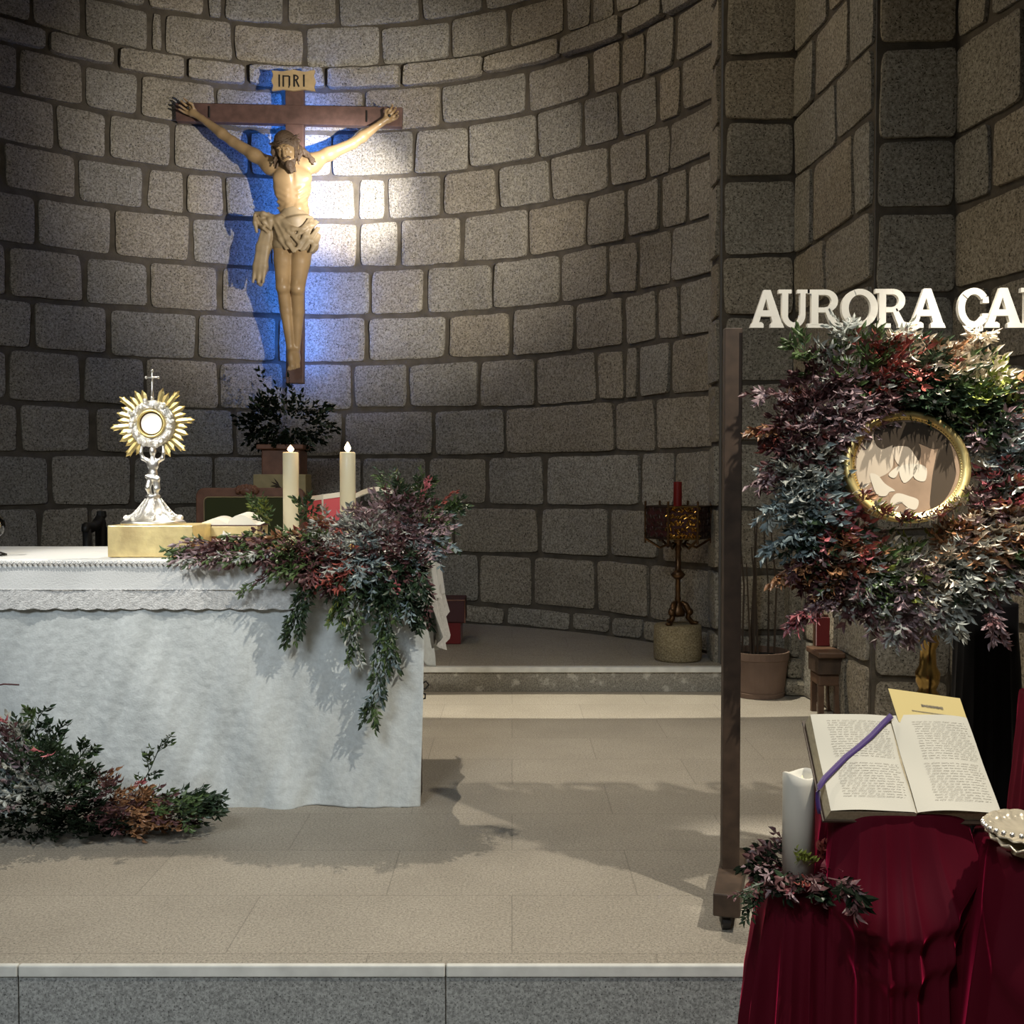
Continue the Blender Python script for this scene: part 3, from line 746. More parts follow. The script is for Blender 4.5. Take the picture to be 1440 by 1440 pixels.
# long brocade cloth
def fold(x, z):
    t = max(0, min(1, (.92 - z) / .9))
    v = .014 * math.sin(x * 17 + 1.2 * math.sin(x * 3) + z * 2.5) * t + .010 * (1 - abs(math.sin((x - z * .25) * 9 + math.sin(x * 4)))) ** 3 * t + .008 * math.sin((x + (1 - z) * .35) * 31) * t * (.5 + .5 * math.sin(x * 5))
    v += (.030 * nz3(x * 6 + z * 2.2, z * 1.1, 4) + .014 * nz3(x * 15 - z * 5, z * 2.0, 9)) * (.4 + .6 * t) + .0012 * nz3(x * 26, z * 21, 5) + .0020 * nz3(x * 38, z * 38, 2)
    v += .018 * max(0, 1 - abs((x - AX1 + .55 - (.9 - z) * .55)) / .07) * t * (1 - t) * 2
    return v
cl = []
NX = 330; NZ = 150
for j in range(NZ + 1):
    row = []
    for i in range(NX + 1):
        u = i / NX; x = AX0 + (AX1 + .012 - AX0) * u; hem = -.002 + .006 * math.sin(x * 7) + .008 * nz3(x * 4, 0, 3) + (.004 if u > .97 else 0)
        z = hem + (.993 - hem) * (1 - j / NZ)
        xr = x + (.028 * min(1, (1 - z) * 0 + z / 1.0) * u ** 20 if z > .5 else .028 * u ** 20 * z / .9)
        row.append((xr, YA - .004 - fold(x, z) * min(1, (1 - z) * 6) - .010, z))
    cl.append(row)
cb = MB().grid(cl)
# top and the right hand drop
top = [[(AX0 + (AX1 + .03 - AX0) * i / 40, YA - .012 + (YAB + .02 - YA) * j / 12, .994) for i in range(41)] for j in range(13)]
cb.grid(top)
sd = []
for j in range(41):
    v = j / 40; row = []
    for i in range(41):
        y = YA - .01 + (YAB + .02 - YA) * i / 40; drop = .38 + .06 * math.sin(i * .35) ; z = .994 - v * drop
        row.append((AX1 + .030 + .02 * v + .02 * math.sin(i * .55) * v + .01 * nz3(i * .3, j * .15, 1) * v - .035 * v * (i < 4), y, z))
    sd.append(row)
cb.grid(sd)
lc = cb.build('altar_cloth', M['cloth'], smooth=True); tag(lc, 'long pale grey brocade cloth hanging over the altar front to the floor', 'altar cloth')
so = lc.modifiers.new('s', 'SOLIDIFY'); so.thickness = .002
# short white overcloth with lace band
oc = thing('lace_overcloth', 'short white linen cloth with lace border laid over the altar top', 'altar cloth', (-1.7, 4.8, 1.0))
zb = Z(855, YA - .03); zl = Z(829, YA - .03); xo = AX1 + .035
m1 = MB(); NX = 240
m1.grid([[(AX0 - .01 + (xo - AX0) * i / NX, YA - .032 - .004 * math.sin(i * .21) * (1 - k) - .003 * nz3(i * .08, k, 1), zl + (1.0 - zl) * k) for i in range(NX + 1)] for k in [q / 8 for q in range(9)]])
rr_ = []
for k in range(5):
    a = k / 4 * PI / 2; rr_.append([(AX0 - .01 + (xo - AX0) * i / 60, YA - .032 + .018 * (1 - math.cos(a)), 1.0 + .010 * math.sin(a) - .004) for i in range(61)])
m1.grid(rr_)
m1.grid([[(AX0 - .01 + (xo - AX0) * i / 60, YA - .016 + (YAB + .03 - YA) * k / 10, 1.003 + .0012 * nz3(i * .3, k * .8, 5)) for i in range(61)] for k in range(11)])
m1.grid([[(xo + .012 * k / 8 + .02 * math.sin(i * .7) * k / 8, YA - .03 + (YAB + .05 - YA) * i / 24, 1.0 - (.17 + .05 * (i / 24)) * k / 8) for i in range(25)] for k in range(9)])
m1.build('linen', M['white_cloth'], oc, smooth=True)
m2 = MB(); band = []
for k in range(7):
    row = []
    for i in range(601):
        x = AX0 - .01 + (xo - AX0) * i / 600; sc_ = .007 * abs(math.sin(x * 36)) if k == 0 else 0
        row.append((x, YA - .035 - .004 * math.sin(i * .084) - .0022 * math.sin(x * 105) * math.sin(k * 2.1) - .001 * math.sin(x * 260), zb - sc_ + (zl + .001 - zb) * k / 6))
    band.append(row)
m2.grid(band)
m2.tube([(AX0 + (xo - AX0) * i / 200, YA - .037, zl) for i in range(201)], .0022, 5)
m2.build('lace_border', M['lace'], oc, smooth=True)
m3 = MB(); pts = []
n_ = 260
for i in range(n_):
    x = AX0 + (xo - AX0) * i / n_; ph = i % 6
    m3.tube([(x, YA - .040, .998 - .012 * ((i % 2))), (x + .006, YA - .046, .992), (x + .012, YA - .040, .998 - .012 * ((i + 1) % 2))], .0034, 5)
m3.build('crochet_trim', M['lace'], oc, smooth=True)
m4 = MB(); q = []
for k in range(9):
    q.append([(xo + .015 + .035 * k / 8 + .018 * math.sin(i * .9 + 1) * k / 8, YA + .02 + .75 * i / 20, .84 - (.14 + .12 * math.sin(PI * i / 20)) * k / 8) for i in range(21)])
m4.grid(q).build('lace_side_drop', M['lace'], oc, smooth=True)

# gold box and monstrance
YX = 4.40
gb = MB().box((X(151, YX, 760), YX, 1.006), (X(271, YX, 760), YX + .30, 1.006 + Z(741, YX) - Z(785.5, YX))).build('gilded_box', M['goldleaf'], bevel=.004)
tag(gb, 'gold leaf box standing on the altar beneath the monstrance', 'box')
zt = 1.006 + Z(741, YX) - Z(785.5, YX) + .001
YM = 4.56; xc = X(215, YM, 640)
mo = thing('monstrance', 'silver and gold sunburst monstrance held up by small silver figure', 'monstrance', (xc, YM, zt))
kz = (Z(524, YM) - zt) / (740 - 524)
def mz(py): return zt + (740 - py) * kz
mm = 1 / 329.
MB().lathe((xc, YM, 0), [(.001, zt), (.132, zt), (.134, zt + .006), (.126, zt + .014), (.105, zt + .022), (.088, zt + .030), (.062, zt + .052), (.044, zt + .078), (.030, zt + .100), (.026, zt + .112), (.033, zt + .118), (.024, zt + .126), (.001, zt + .127)], 40).build('base', M['silver'], mo, smooth=True)
mb = MB()
for k in range(8):
    t = 2 * PI * k / 8 + .3; pts = [(xc + r_ * math.cos(t + a), YM + r_ * math.sin(t + a), zt + z_) for r_, z_, a in ((.110, .026, 0), (.085, .038, .08), (.062, .060, -.05), (.045, .086, .06), (.030, .108, 0))]
    mb.tube(pts, [.009, .006, .008, .005, .004], 6); mb.ball(pts[0], .013, 8)
    mb.ball((xc + .072 * math.cos(t + .4), YM + .072 * math.sin(t + .4), zt + .042), .010, 8)
mb.build('base_scrolls', M['silver_rough'], mo, smooth=True)
sc_c = np.array([xc, YM, 0])
s = Sculpt([xc - .085, YM - .06, mz(712)], [xc + .085, YM + .06, mz(612)], .0022)
def f3(dx, dy, py): return np.array([xc + dx * mm, YM + dy * mm, mz(py)])
s.ell(f3(0, 0, 636), (.015, .016, .020), .004); s.cone(f3(0, 0, 641), f3(0, 0, 647), .008, .010, .006)
s.ell(f3(0, 0, 655), (.026, .017, .028), .01); s.ell(f3(0, 0, 668), (.020, .015, .020), .012); s.ell(f3(0, 1, 675), (.024, .018, .014), .01)
for sg in (-1, 1):
    s.chain([f3(sg * 7, 0, 650), f3(sg * 14, -1, 646), f3(sg * 16, -2, 638), f3(sg * 15, -1, 628)], [.010, .0085, .007, .006], .006)
    s.ell(f3(sg * 15, -1, 625), (.008, .008, .010), .004)
s.chain([f3(-4, 0, 676), f3(-6, -4, 688), f3(-2, 0, 704)], [.015, .012, .008], .006); s.chain([f3(4, 0, 676), f3(5, -1, 690), f3(4, 0, 704)], [.015, .012, .008], .006)
s.cone(f3(-2, 0, 704), f3(-4, -5, 706), .008, .006, .004); s.cone(f3(4, 0, 704), f3(6, -5, 706), .008, .006, .004)
s.cone(f3(-8, -2, 672), f3(8, -3, 676), .009, .010, .008); s.cone(f3(7, -3, 676), f3(9, -2, 690), .008, .005, .006)
s.build('supporting_figure', M['silver'], mo, 'small silver figure with raised arms')
zc = mz(597)
mb = MB(); n_ = 32; ang0 = PI / 2
Ls = {0: .165, 1: .150, 2: .180}
for k in range(n_):
    a = ang0 + 2 * PI * (k + .5) / n_
    if abs(((a - PI / 2 + PI) % (2 * PI)) - PI) < .14 or abs(((a + PI / 2 + PI) % (2 * PI)) - PI) < .36: continue
    Lr = (.182, .150, .160, .150)[k % 4]; wd = .011
    def rp(r_, w_, y=0): return (xc + r_ * math.cos(a) - w_ * math.sin(a), YM + y, zc + r_ * math.sin(a) + w_ * math.cos(a))
    prof = [(.085, .005), (.115, .0115), (Lr - .022, .0125), (Lr - .010, .0055), (Lr, .0004)]
    o = len(mb.v)
    vs = []
    for r_, w_ in prof: vs += [rp(r_, w_, .0), rp(r_, 0, -.0045), rp(r_, -w_, .0), rp(r_, 0, .004)]
    fs = []
    for i in range(len(prof) - 1):
        for j in range(4): fs.append((i * 4 + j, i * 4 + (j + 1) % 4, i * 4 + 4 + (j + 1) % 4, i * 4 + 4 + j))
    mb.add(vs, fs)
    for sg in (-1, 1):
        if k % 4 in (0,): mb.tube([rp(Lr - .035, sg * .008), rp(Lr - .012, sg * .014)], [.004, .0006], 4)
mb.build('ray', M['gold'], mo, label='gold sunburst rays', kind='stuff')
axm = Matrix.Rotation(R(90), 3, 'X')
MB().lathe((xc, YM - .004, zc), [(.055, -.012), (.060, .012), (.075, .018), (.096, .010), (.100, 0), (.096, -.010), (.055, -.012)], 48, axis=axm).build('ring', M['silver_rough'], mo, smooth=True)
mb = MB()
for k in range(22):
    a = 2 * PI * k / 22 + .1; r_ = .083 + .008 * math.sin(k * 2.3)
    c = Vector((xc + r_ * math.cos(a), YM - .020, zc + r_ * math.sin(a))); mb.ball(c, (.010 + .003 * (k % 2), .012, .011 + .002 * (k % 3)), 10)
    if k % 3 == 0: mb.ball(c + Vector((.010 * math.cos(a), -.004, .010 * math.sin(a))), .010, 8)
mb.build('cherub_clouds', M['silver_rough'], mo, smooth=True)
MB().lathe((xc, YM - .016, zc), [(.050, .0), (.052, .012), (.058, .012), (.062, 0), (.050, 0)], 40, axis=axm).build('lunette_rim', M['gold'], mo, smooth=True)
MB().lathe((xc, YM - .012, zc), [(.0005, .004), (.044, .004), (.045, 0), (.0005, 0)], 40, axis=axm).build('host', M['host'], mo)
MB().lathe((xc, YM - .006, zc), [(.0005, .002), (.056, .002), (.056, 0), (.0005, 0)], 40, axis=axm).build('back_plate', M['brass'], mo)
mb = MB(); mb.tube([(xc, YM, zc + .09), (xc, YM, mz(533))], [.008, .003], 8); mb.ball((xc, YM, mz(560)), .008)
zx = mz(531)
mb.tube([(xc - .024, YM, zx), (xc + .024, YM, zx)], .0035, 6); mb.tube([(xc, YM, zx - .02), (xc, YM, zx + .026)], .0035, 6)
for dx, dz in ((-.026, 0), (.026, 0), (0, .028)): mb.ball((xc + dx, YM, zx + dz), .0065, 8)
mb.ball((xc, YM, zx), .007, 8)
mb.build('top_cross', M['silver'], mo, smooth=True)

# altar candles
for (px, pt, lab) in ((409, 636, 'cream pillar candle burning on the altar, beside the chair, left of the red missal'), (489, 636, 'cream pillar candle burning on the altar in front of the red missal')):
    Yc = 4.78; c = Vector((X(px, Yc, 680), Yc, 1.0)); zt_ = Z(pt, Yc); r_ = 11 * Yc / F
    cn = thing('pillar_candle', lab, 'candle', (c.x, c.y, 1.006), 'burning candles on the altar')
    MB().lathe((c.x, c.y, 0), [(.0005, 1.03), (r_, 1.03), (r_, zt_ - .004), (r_ - .003, zt_), (r_ - .008, zt_ - .004), (.0005, zt_ - .008)], 28).build('wax', M['wax'], cn, smooth=True)
    MB().lathe((c.x, c.y, 0), [(.0005, 1.006), (.052, 1.006), (.050, 1.014), (.03, 1.022), (r_ + .004, 1.03), (r_ + .004, 1.045), (r_ + .001, 1.045)], 28).build('holder', M['brass'], cn, smooth=True)
    MB().tube([(c.x, c.y, zt_ - .01), (c.x, c.y, zt_ + .008)], .0012, 5).build('wick', M['black'], cn)
    fh = .046 if px > 450 else .032
    MB().lathe((c.x, c.y, zt_ + .001), [(.0003 + .0155 * math.sin(PI * q ** .75) ** 1.1 * (1 - .25 * q), fh * q) for q in [j / 16 for j in range(17)]], 18).build('flame', M['flame'], cn, smooth=True)
    l = bpy.data.lights.new('candle_glow', 'POINT'); l.energy = .5; l.color = (1, .55, .2); l.shadow_soft_size = .02
    lo = bpy.data.objects.new('candle_glow', l); C.objects.link(lo); lo.location = (c.x, c.y, zt_ + .075)

# open missal on its gilt stand
YK = 4.66; ms = thing('missal_stand', 'low cream and gilt stand under the open book beside the monstrance', 'book stand', (X(318, YK), YK, 1.006))
zs = Z(740, YK)
MB().box((X(273, YK, 745), YK, zs - .045), (X(362, YK, 745), YK + .20, zs)).build('ledge', M['giltbox'], ms, bevel=.003)
MB().box((X(275, YK, 745), YK + .02, 1.006), (X(360, YK, 745), YK + .19, zs - .046)).build('base', M['chairwood'], ms, bevel=.003)
bk = thing('open_missal', 'small open book with cream pages on the gilt stand', 'book', (X(318, YK), YK + .05, zs + .001))
def openbook(parent, x0, xm, x1, y0, y1, z, hl, hr, th, cover, page, tilt=0):
    for nm, a, b, h_, sg in (('left_pages', xm, x0, hl, -1), ('right_pages', xm, x1, hr, 1)):
        rows = []
        for k in range(13):
            u = k / 12; zz = z + th + h_ * (math.sin(PI * min(1, u * 1.15 + .02)) ** .8 if u < .87 else max(0, math.sin(PI * min(1, u * 1.15)))) * (1 - .25 * u) + .001
            rows.append([(a + (b - a) * u, y0, z + .004), (a + (b - a) * u, y0, zz), (a + (b - a) * u, y1, zz + tilt), (a + (b - a) * u, y1, z + .004)])
        MB().grid(rows).build(nm, page, parent)
    MB().box((x0 - .004, y0 - .003, z), (x1 + .004, y1 + .004, z + .004)).build('cover', cover, parent)
openbook(bk, X(274, YK), X(318, YK), X(365, YK), YK + .01, YK + .17, zs + .001, .028, .048, .004, M['dark_red'], M['page'], .01)

# red missal behind the right candle
YR = 5.0; xr0 = X(432, YR); xr1 = X(568, YR); xrm = X(500, YR)
rs = thing('red_missal', 'large open red covered missal on the altar behind the right candle', 'book', (xrm, YR, 1.006))
zr = Z(728, YR)
MB().box((xr0 + .05, YR - .06, 1.006), (xr1 - .05, YR + .12, zr - .02)).build('stand', M['wood'], rs)
rotl = Matrix.Rotation(R(-28), 3, 'X')
def tl(x, v, h): return Vector((x, YR - .07 + v * math.cos(R(62)) - h * math.sin(R(62)), zr - .02 + v * math.sin(R(62)) + h * math.cos(R(62)) * 0))
mb = MB()
q = [P(432, 732, YR), P(432, 698, YR + .03), P(500, 690, YR + .03), P(500, 732, YR)]
mb.add([v for v in q] + [v + Vector((0, .012, .0)) for v in q], [(0, 1, 2, 3), (7, 6, 5, 4), (0, 4, 5, 1), (1, 5, 6, 2), (2, 6, 7, 3), (3, 7, 4, 0)])
mb.build('red_cover', M['redcover'], rs)
mb = MB(); q = [P(453, 731, YR - .004), P(455.5, 731, YR - .004), P(454.5, 695, YR + .024), P(452, 695, YR + .024)]
mb.add([v for v in q] + [v + Vector((0, .004, 0)) for v in q], [(0, 1, 2, 3), (7, 6, 5, 4), (0, 4, 5, 1), (1, 5, 6, 2), (2, 6, 7, 3), (3, 7, 4, 0)]); mb.build('white_stripe', M['page'], rs)
rows = []
for k in range(15):
    u = k / 14; px = 434 + 132 * u
    pyt = (698 - 9 * min(1, u * 2)) if u < .48 else 700 - 17 * math.sin(PI * min(1, (u - .44) / .62)) ** .7 + 2 * u
    a = P(px, pyt + 7, YR + .02); b = P(px, pyt, YR + .03); c = b + Vector((0, .16, -.02))
    rows.append([a, b, c])
MB().grid(rows).build('pages', M['page'], rs)
# small white bud in front of the stand
wb = MB(); c = P(318, 757, 4.45)
for k in range(7):
    t = k * .9; leafmesh(wb, c + Vector((-.03 * math.cos(t) * .3, 0, 0)), Vector((math.cos(t), -.3, .35 + .3 * math.sin(t))), Vector((0, -1, 0)), .035, .024, .6)
wb.ball(c, (.022, .018, .011), 10)
tag(wb.build('white_flower', M['bud'], smooth=True), 'small white flower head in the garland in front of the gilt stand', 'flower')
# crystal vessel cut by the frame edge
YG = 4.50; xg = X(-11, YG)
cv = thing('glass_goblet', 'round clear glass goblet standing at the far left end of the altar', 'goblet', (xg, YG, 1.006))
MB().lathe((xg, YG, 0), [(.0005, 1.075), (.02, 1.079), (.042, 1.10), (.051, 1.13), (.048, 1.155), (.036, 1.175), (.034, 1.173), (.046, 1.154), (.049, 1.13), (.040, 1.102), (.018, 1.083), (.0005, 1.08)], 28).build('bowl', M['crystal'], cv, smooth=True)
MB().lathe((xg, YG, 0), [(.0005, 1.006), (.055, 1.006), (.056, 1.012), (.03, 1.022), (.009, 1.03), (.008, 1.07), (.012, 1.078), (.0005, 1.079)], 28).build('foot', M['crystal'], cv, smooth=True)

# ------------------------------------------------------------------ foliage on and before the altar
GC = [(270, 775, 'green'), (300, 765, 'mauve'), (330, 770, 'burgundy'), (290, 745, 'orange'), (380, 720, 'green'), (410, 728, 'dark_green'), (420, 745, 'orange'), (450, 740, 'orange'), (455, 748, 'red'), (470, 730, 'red'),
      (480, 715, 'silver'), (490, 745, 'silver'), (510, 720, 'mauve'), (530, 710, 'mauve'), (500, 765, 'silver'), (530, 745, 'silver'), (512, 748, 'mauve'), (560, 755, 'mauve'), (475, 760, 'silver'), (590, 770, 'blue_grey'), (545, 740, 'mauve'), (400, 760, 'burgundy'), (430, 775, 'green'), (350, 775, 'green'), (460, 790, 'burgundy'),
      (540, 775, 'burgundy'), (580, 730, 'burgundy'), (560, 700, 'dark_green'), (545, 675, 'green'), (625, 725, 'green'), (590, 700, 'dark_green'), (600, 750, 'mauve'), (420, 820, 'green'), (470, 830, 'dark_green'), (440, 800, 'burgundy'),
      (520, 820, 'dark_green'), (560, 800, 'dark_green'), (590, 830, 'dark_green'), (500, 860, 'green'), (540, 870, 'blue_grey'), (560, 850, 'dark_green'), (515, 790, 'blue_grey'), (575, 780, 'burgundy'), (385, 745, 'burgundy'), (480, 800, 'red')]
fo = Foliage(21)
gar = thing('altar_garland', 'trailing garland of green, silver and burgundy foliage spilling over the altar corner', 'garland', P(500, 790, 4.4))
# mounded mass on the table top and over the front edge
def body(px, py):
    """depth of the garland surface at a picture point"""
    if py < 790: return 4.24 + (790 - py) / 130 * .38
    return 4.17
blobs = [(300, 772, 42, 12, 60), (370, 768, 42, 18, 80), (430, 772, 42, 26, 120), (488, 762, 44, 34, 170), (545, 754, 42, 38, 170), (590, 748, 30, 32, 90), (470, 792, 48, 24, 100), (540, 798, 50, 32, 160), (563, 712, 20, 14, 30)]
for cx, cy, sx, sy, n_ in blobs:
    for i in range(n_):
        t = fo.r.uniform(0, 2 * PI); r_ = fo.r.random() ** .5
        px = cx + sx * r_ * math.cos(t); py = cy + sy * r_ * math.sin(t)
        b = P(px, py, body(px, py) + fo.r.uniform(-.03, .10)); b.z = max(b.z, 1.02) if py < 775 and b.y > 4.27 else b.z
        d = Vector(((px - 510) / 120 + fo.r.uniform(-.7, .7), -1.0 + fo.r.uniform(-.3, .6), -(py - 765) / 60 + fo.r.uniform(-.4, .8)))
        fo.sp(pick(fo.r, GC, px, py, 13), b, d, n_leaves=6, L_=.038, W_=.0155, length=.085, droop=.5)
for i in range(150):
    px = fo.r.uniform(395, 600); fo.sp(pick(fo.r, GC, px, 785, 14), P(px, fo.r.uniform(772, 796), 4.235), (fo.r.uniform(-.8, .8), -1, fo.r.uniform(-.2, .8)), n_leaves=6, L_=.036, W_=.0145, length=.07)
def strand(pts, n_, cols, L_=.036, ln=.09, spread=.5, Yoff=.0):
    ps = [P(px, py, y) for px, py, y in pts]; fo.mbx(cols[0]).tube(ps, .0018, 4)
    for i in range(n_):
        u = (i + fo.r.random()) / n_ * (len(ps) - 1); k = min(int(u), len(ps) - 2); b = ps[k].lerp(ps[k + 1], u - k); d = (ps[k + 1] - ps[k]).normalized()
        sd_ = Vector((fo.r.choice((-1, 1)) * spread, -.35 + fo.r.uniform(-.3, .2), fo.r.uniform(-.3, .1)))
        fo.sp(fo.r.choice(cols), b, d + sd_, n_leaves=6, L_=L_, W_=L_ * .38, length=ln, droop=.4)
G = ['dark_green', 'dark_green', 'green', 'blue_grey']
strand([(540, 800, 4.2), (548, 850, 4.15), (540, 900, 4.17), (532, 950, 4.18), (522, 1000, 4.2)], 70, G, .034, .075, .55)
strand([(520, 800, 4.2), (525, 850, 4.18), (545, 890, 4.16), (552, 925, 4.18)], 34, G, .034, .06, .5)
strand([(555, 800, 4.2), (570, 840, 4.16), (590, 865, 4.15)], 34, ['dark_green', 'blue_grey', 'shade_green'], .034, .07, .5)
strand([(580, 780, 4.25), (597, 820, 4.2), (598, 860, 4.2)], 26, ['dark_green', 'shade_green', 'burgundy'], .034, .06, .4)
strand([(440, 790, 4.2), (430, 830, 4.17), (418, 860, 4.18), (412, 885, 4.2)], 46, ['green', 'dark_green', 'dark_green'], .032, .07, .55)
strand([(470, 790, 4.2), (480, 830, 4.16), (475, 860, 4.17)], 36, ['green', 'dark_green', 'lime'], .032, .065, .5)
strand([(500, 800, 4.2), (500, 850, 4.16), (497, 890, 4.17), (500, 915, 4.18)], 40, ['green', 'dark_green', 'silver'], .032, .065, .5)
strand([(450, 770, 4.2), (400, 800, 4.2), (345, 823, 4.22)], 16, ['burgundy', 'green'], .028, .05, .4)
strand([(400, 770, 4.25), (330, 778, 4.22), (265, 786, 4.2)], 40, ['burgundy', 'mauve', 'green', 'silver'], .027, .05, .45)
strand([(560, 710, 4.6), (552, 685, 4.65), (545, 668, 4.7)], 14, ['dark_green', 'green'], .03, .06, .5)
strand([(570, 720, 4.55), (590, 695, 4.55), (596, 680, 4.55)], 22, ['dark_green', 'green'], .03, .06, .5)
strand([(590, 740, 4.5), (620, 725, 4.5), (640, 712, 4.5)], 34, ['green', 'dark_green'], .03, .06, .5)
strand([(595, 750, 4.5), (625, 745, 4.45), (632, 760, 4.45)], 20, ['green', 'dark_green'], .026, .06, .5)
strand([(600, 720, 4.5), (622, 705, 4.5), (637, 692, 4.5)], 10, ['red'], .018, .02, .3)
strand([(590, 700, 4.5), (597, 688, 4.5), (601, 678, 4.5)], 5, ['pink'], .022, .02, .2)
strand([(380, 740, 4.4), (372, 722, 4.4), (366, 708, 4.4)], 16, ['green', 'lime'], .03, .05, .5)
strand([(420, 740, 4.4), (432, 722, 4.4), (428, 708, 4.4)], 16, ['green', 'dark_green'], .03, .05, .5)
for px, py in ((560, 822), (556, 815), (440, 805), (458, 812)):
    fo.sp('pink', P(px, py, 4.14), (fo.r.uniform(-.5, .5), -.6, -.6), n_leaves=4, L_=.03, W_=.014, length=.03)
fo.build(gar)

fo = Foliage(33)
fl = thing('floor_flower_arrangement', 'low arrangement of dark green and burgundy foliage on the floor before the altar', 'foliage', P(100, 1160, 3.95))
FC = [(0, 1050, 'burgundy'), (30, 1040, 'silver'), (50, 1010, 'dark_green'), (60, 1075, 'dark_green'), (90, 1060, 'green'), (10, 1110, 'blue_grey'), (40, 1120, 'silver'), (100, 1100, 'dark_green'), (150, 1130, 'burgundy'), (180, 1130, 'orange'), (160, 1120, 'orange'),
      (210, 1140, 'burgundy'), (230, 1130, 'green'), (260, 1130, 'dark_green'), (280, 1130, 'dark_green'), (60, 1150, 'shade_green'), (120, 1160, 'shade_green'), (0, 1150, 'shade_green'), (190, 1150, 'orange'), (20, 1085, 'mauve'), (130, 1075, 'dark_green')]
for cx, cy, sx, sy, n_ in [(-30, 1080, 60, 70, 150), (20, 1090, 50, 60, 200), (70, 1110, 50, 50, 170), (120, 1130, 45, 36, 130), (170, 1140, 45, 28, 130), (220, 1140, 40, 22, 90), (262, 1132, 28, 16, 45), (60, 1155, 90, 16, 90)]:
    for i in range(n_):
        t = fo.r.uniform(0, 2 * PI); r_ = fo.r.random() ** .5; px = cx + sx * r_ * math.cos(t); py = cy + sy * r_ * math.sin(t)
        Yd = 3.95 + fo.r.uniform(-.10, .12); b = P(px, py, Yd); b.z = max(b.z, .02)
        d = Vector(((px - 60) / 110 + fo.r.uniform(-.7, .7), -.8 + fo.r.uniform(-.3, .6), (1140 - py) / 70 + fo.r.uniform(-.2, .8)))
        if b.z < .12: d.z = max(d.z, .1)
        fo.sp(pick(fo.r, FC, px, py, 13), b, d, n_leaves=7, L_=.033, W_=.0135, length=.085, droop=.3)
def up_strand(pts, n_, cols, L_=.032): strand([(a, b, 3.98) for a, b in pts], n_, cols, L_, .06, .45)
up_strand([(40, 1080), (48, 1040), (55, 1005)], 22, ['dark_green', 'green']); up_strand([(60, 1080), (75, 1045), (78, 1030)], 16, ['dark_green'])
up_strand([(100, 1090), (112, 1065), (122, 1052)], 20, ['dark_green', 'green']); up_strand([(190, 1120), (212, 1080), (228, 1042)], 18, ['dark_green', 'green'], .026)
up_strand([(230, 1140), (265, 1128), (296, 1130)], 34, ['dark_green']); up_strand([(240, 1130), (265, 1118), (290, 1114)], 20, ['dark_green'])
for px, py in ((190, 1100), (200, 1102), (62, 1058), (65, 1062), (5, 1015), (10, 1018)):
    fo.sp('pink', P(px, py, 3.8), (fo.r.uniform(-1, 1), -.5, .4), n_leaves=4, L_=.032, W_=.013, length=.03)
fo.mbx('burgundy').tube([P(-20, 968, 3.95), P(5, 962, 3.95), P(27, 963, 3.95)], .003, 4)
for q in fo.m.values():
    q.v = [(x, min(y, 4.235), max(z, .003)) for x, y, z in q.v]
fo.build(fl)

# ------------------------------------------------------------------ furniture behind the altar
YH = 7.35; pc = thing('presider_chair', 'reddish wooden throne chair with olive upholstery behind the altar', 'chair', P(348, 900, YH + .3))
pc.location = (X(350, YH), YH + .25, .155)
zc_ = Z(686, YH); xl, xr = X(275, YH, 700), X(428, YH, 700)
def rrect(x0, x1, z0, z1, r_, n_=6):
    out = [(x0, z0)]
    for cx, a0 in ((x0 + r_, PI), (x1 - r_, PI / 2)):
        for k in range(n_ + 1): t = a0 - (PI / 2) * k / n_; out.append((cx + r_ * math.cos(t), z1 - r_ + r_ * math.sin(t)))
    out.append((x1, z0)); return out
MB().prism(rrect(xl, xr, .72, zc_, .06)[::-1], YH, YH + .06).build('back_frame', M['chairwood'], pc, bevel=.01)
MB().prism(rrect(X(289, YH), X(414, YH), .80, Z(700, YH), .03)[::-1], YH - .018, YH + .01).build('back_cushion', M['green_velvet'], pc, bevel=.008)
mb = MB(); pp = rrect(X(288, YH), X(415, YH), .80, Z(699, YH), .03); mb.tube([(x, YH - .016, z) for x, z in pp], .004, 5); mb.build('gilt_trim', M['giltbox'], pc)
mb = MB(); c = P(347, 690, YH - .01)
mb.ball(c, (.05, .02, .035), 12)
for k in range(9):
    t = PI * k / 8; mb.ball(c + Vector((.062 * math.cos(t), -.005, .035 * math.sin(t) - .005)), .018, 8); mb.tube([c, c + Vector((.05 * math.cos(t), -.02, .03 * math.sin(t)))], .008, 5)
mb.tube([c + Vector((.05 + .03 * math.sin(k / 6 * PI), 0, .035 - .06 * k / 6)) for k in range(7)], .006, 5); mb.tube([c + Vector((-.05 - .03 * math.sin(k / 6 * PI), 0, .035 - .06 * k / 6)) for k in range(7)], .006, 5)
mb.build('carved_crest', M['chairwood'], pc, smooth=True)
MB().box((xl + .03, YH - .5, .55), (xr - .03, YH + .02, .64)).build('seat', M['green_velvet'], pc, bevel=.02)
MB().box((xl + .01, YH - .5, .46), (xr - .01, YH + .04, .55)).build('seat_frame', M['chairwood'], pc, bevel=.01)
for sx in (xl + .02, xr - .07):
    MB().box((sx, YH - .48, .78), (sx + .05, YH + .01, .83)).build('armrest', M['chairwood'], pc, bevel=.012)
    MB().box((sx, YH - .48, .5), (sx + .05, YH - .43, .78)).build('arm_post', M['chairwood'], pc)
    MB().box((sx, YH - .48, .155), (sx + .05, YH - .43, .47)).build('leg', M['chairwood'], pc); MB().box((sx, YH, .155), (sx + .05, YH + .05, .74)).build('leg', M['chairwood'], pc)
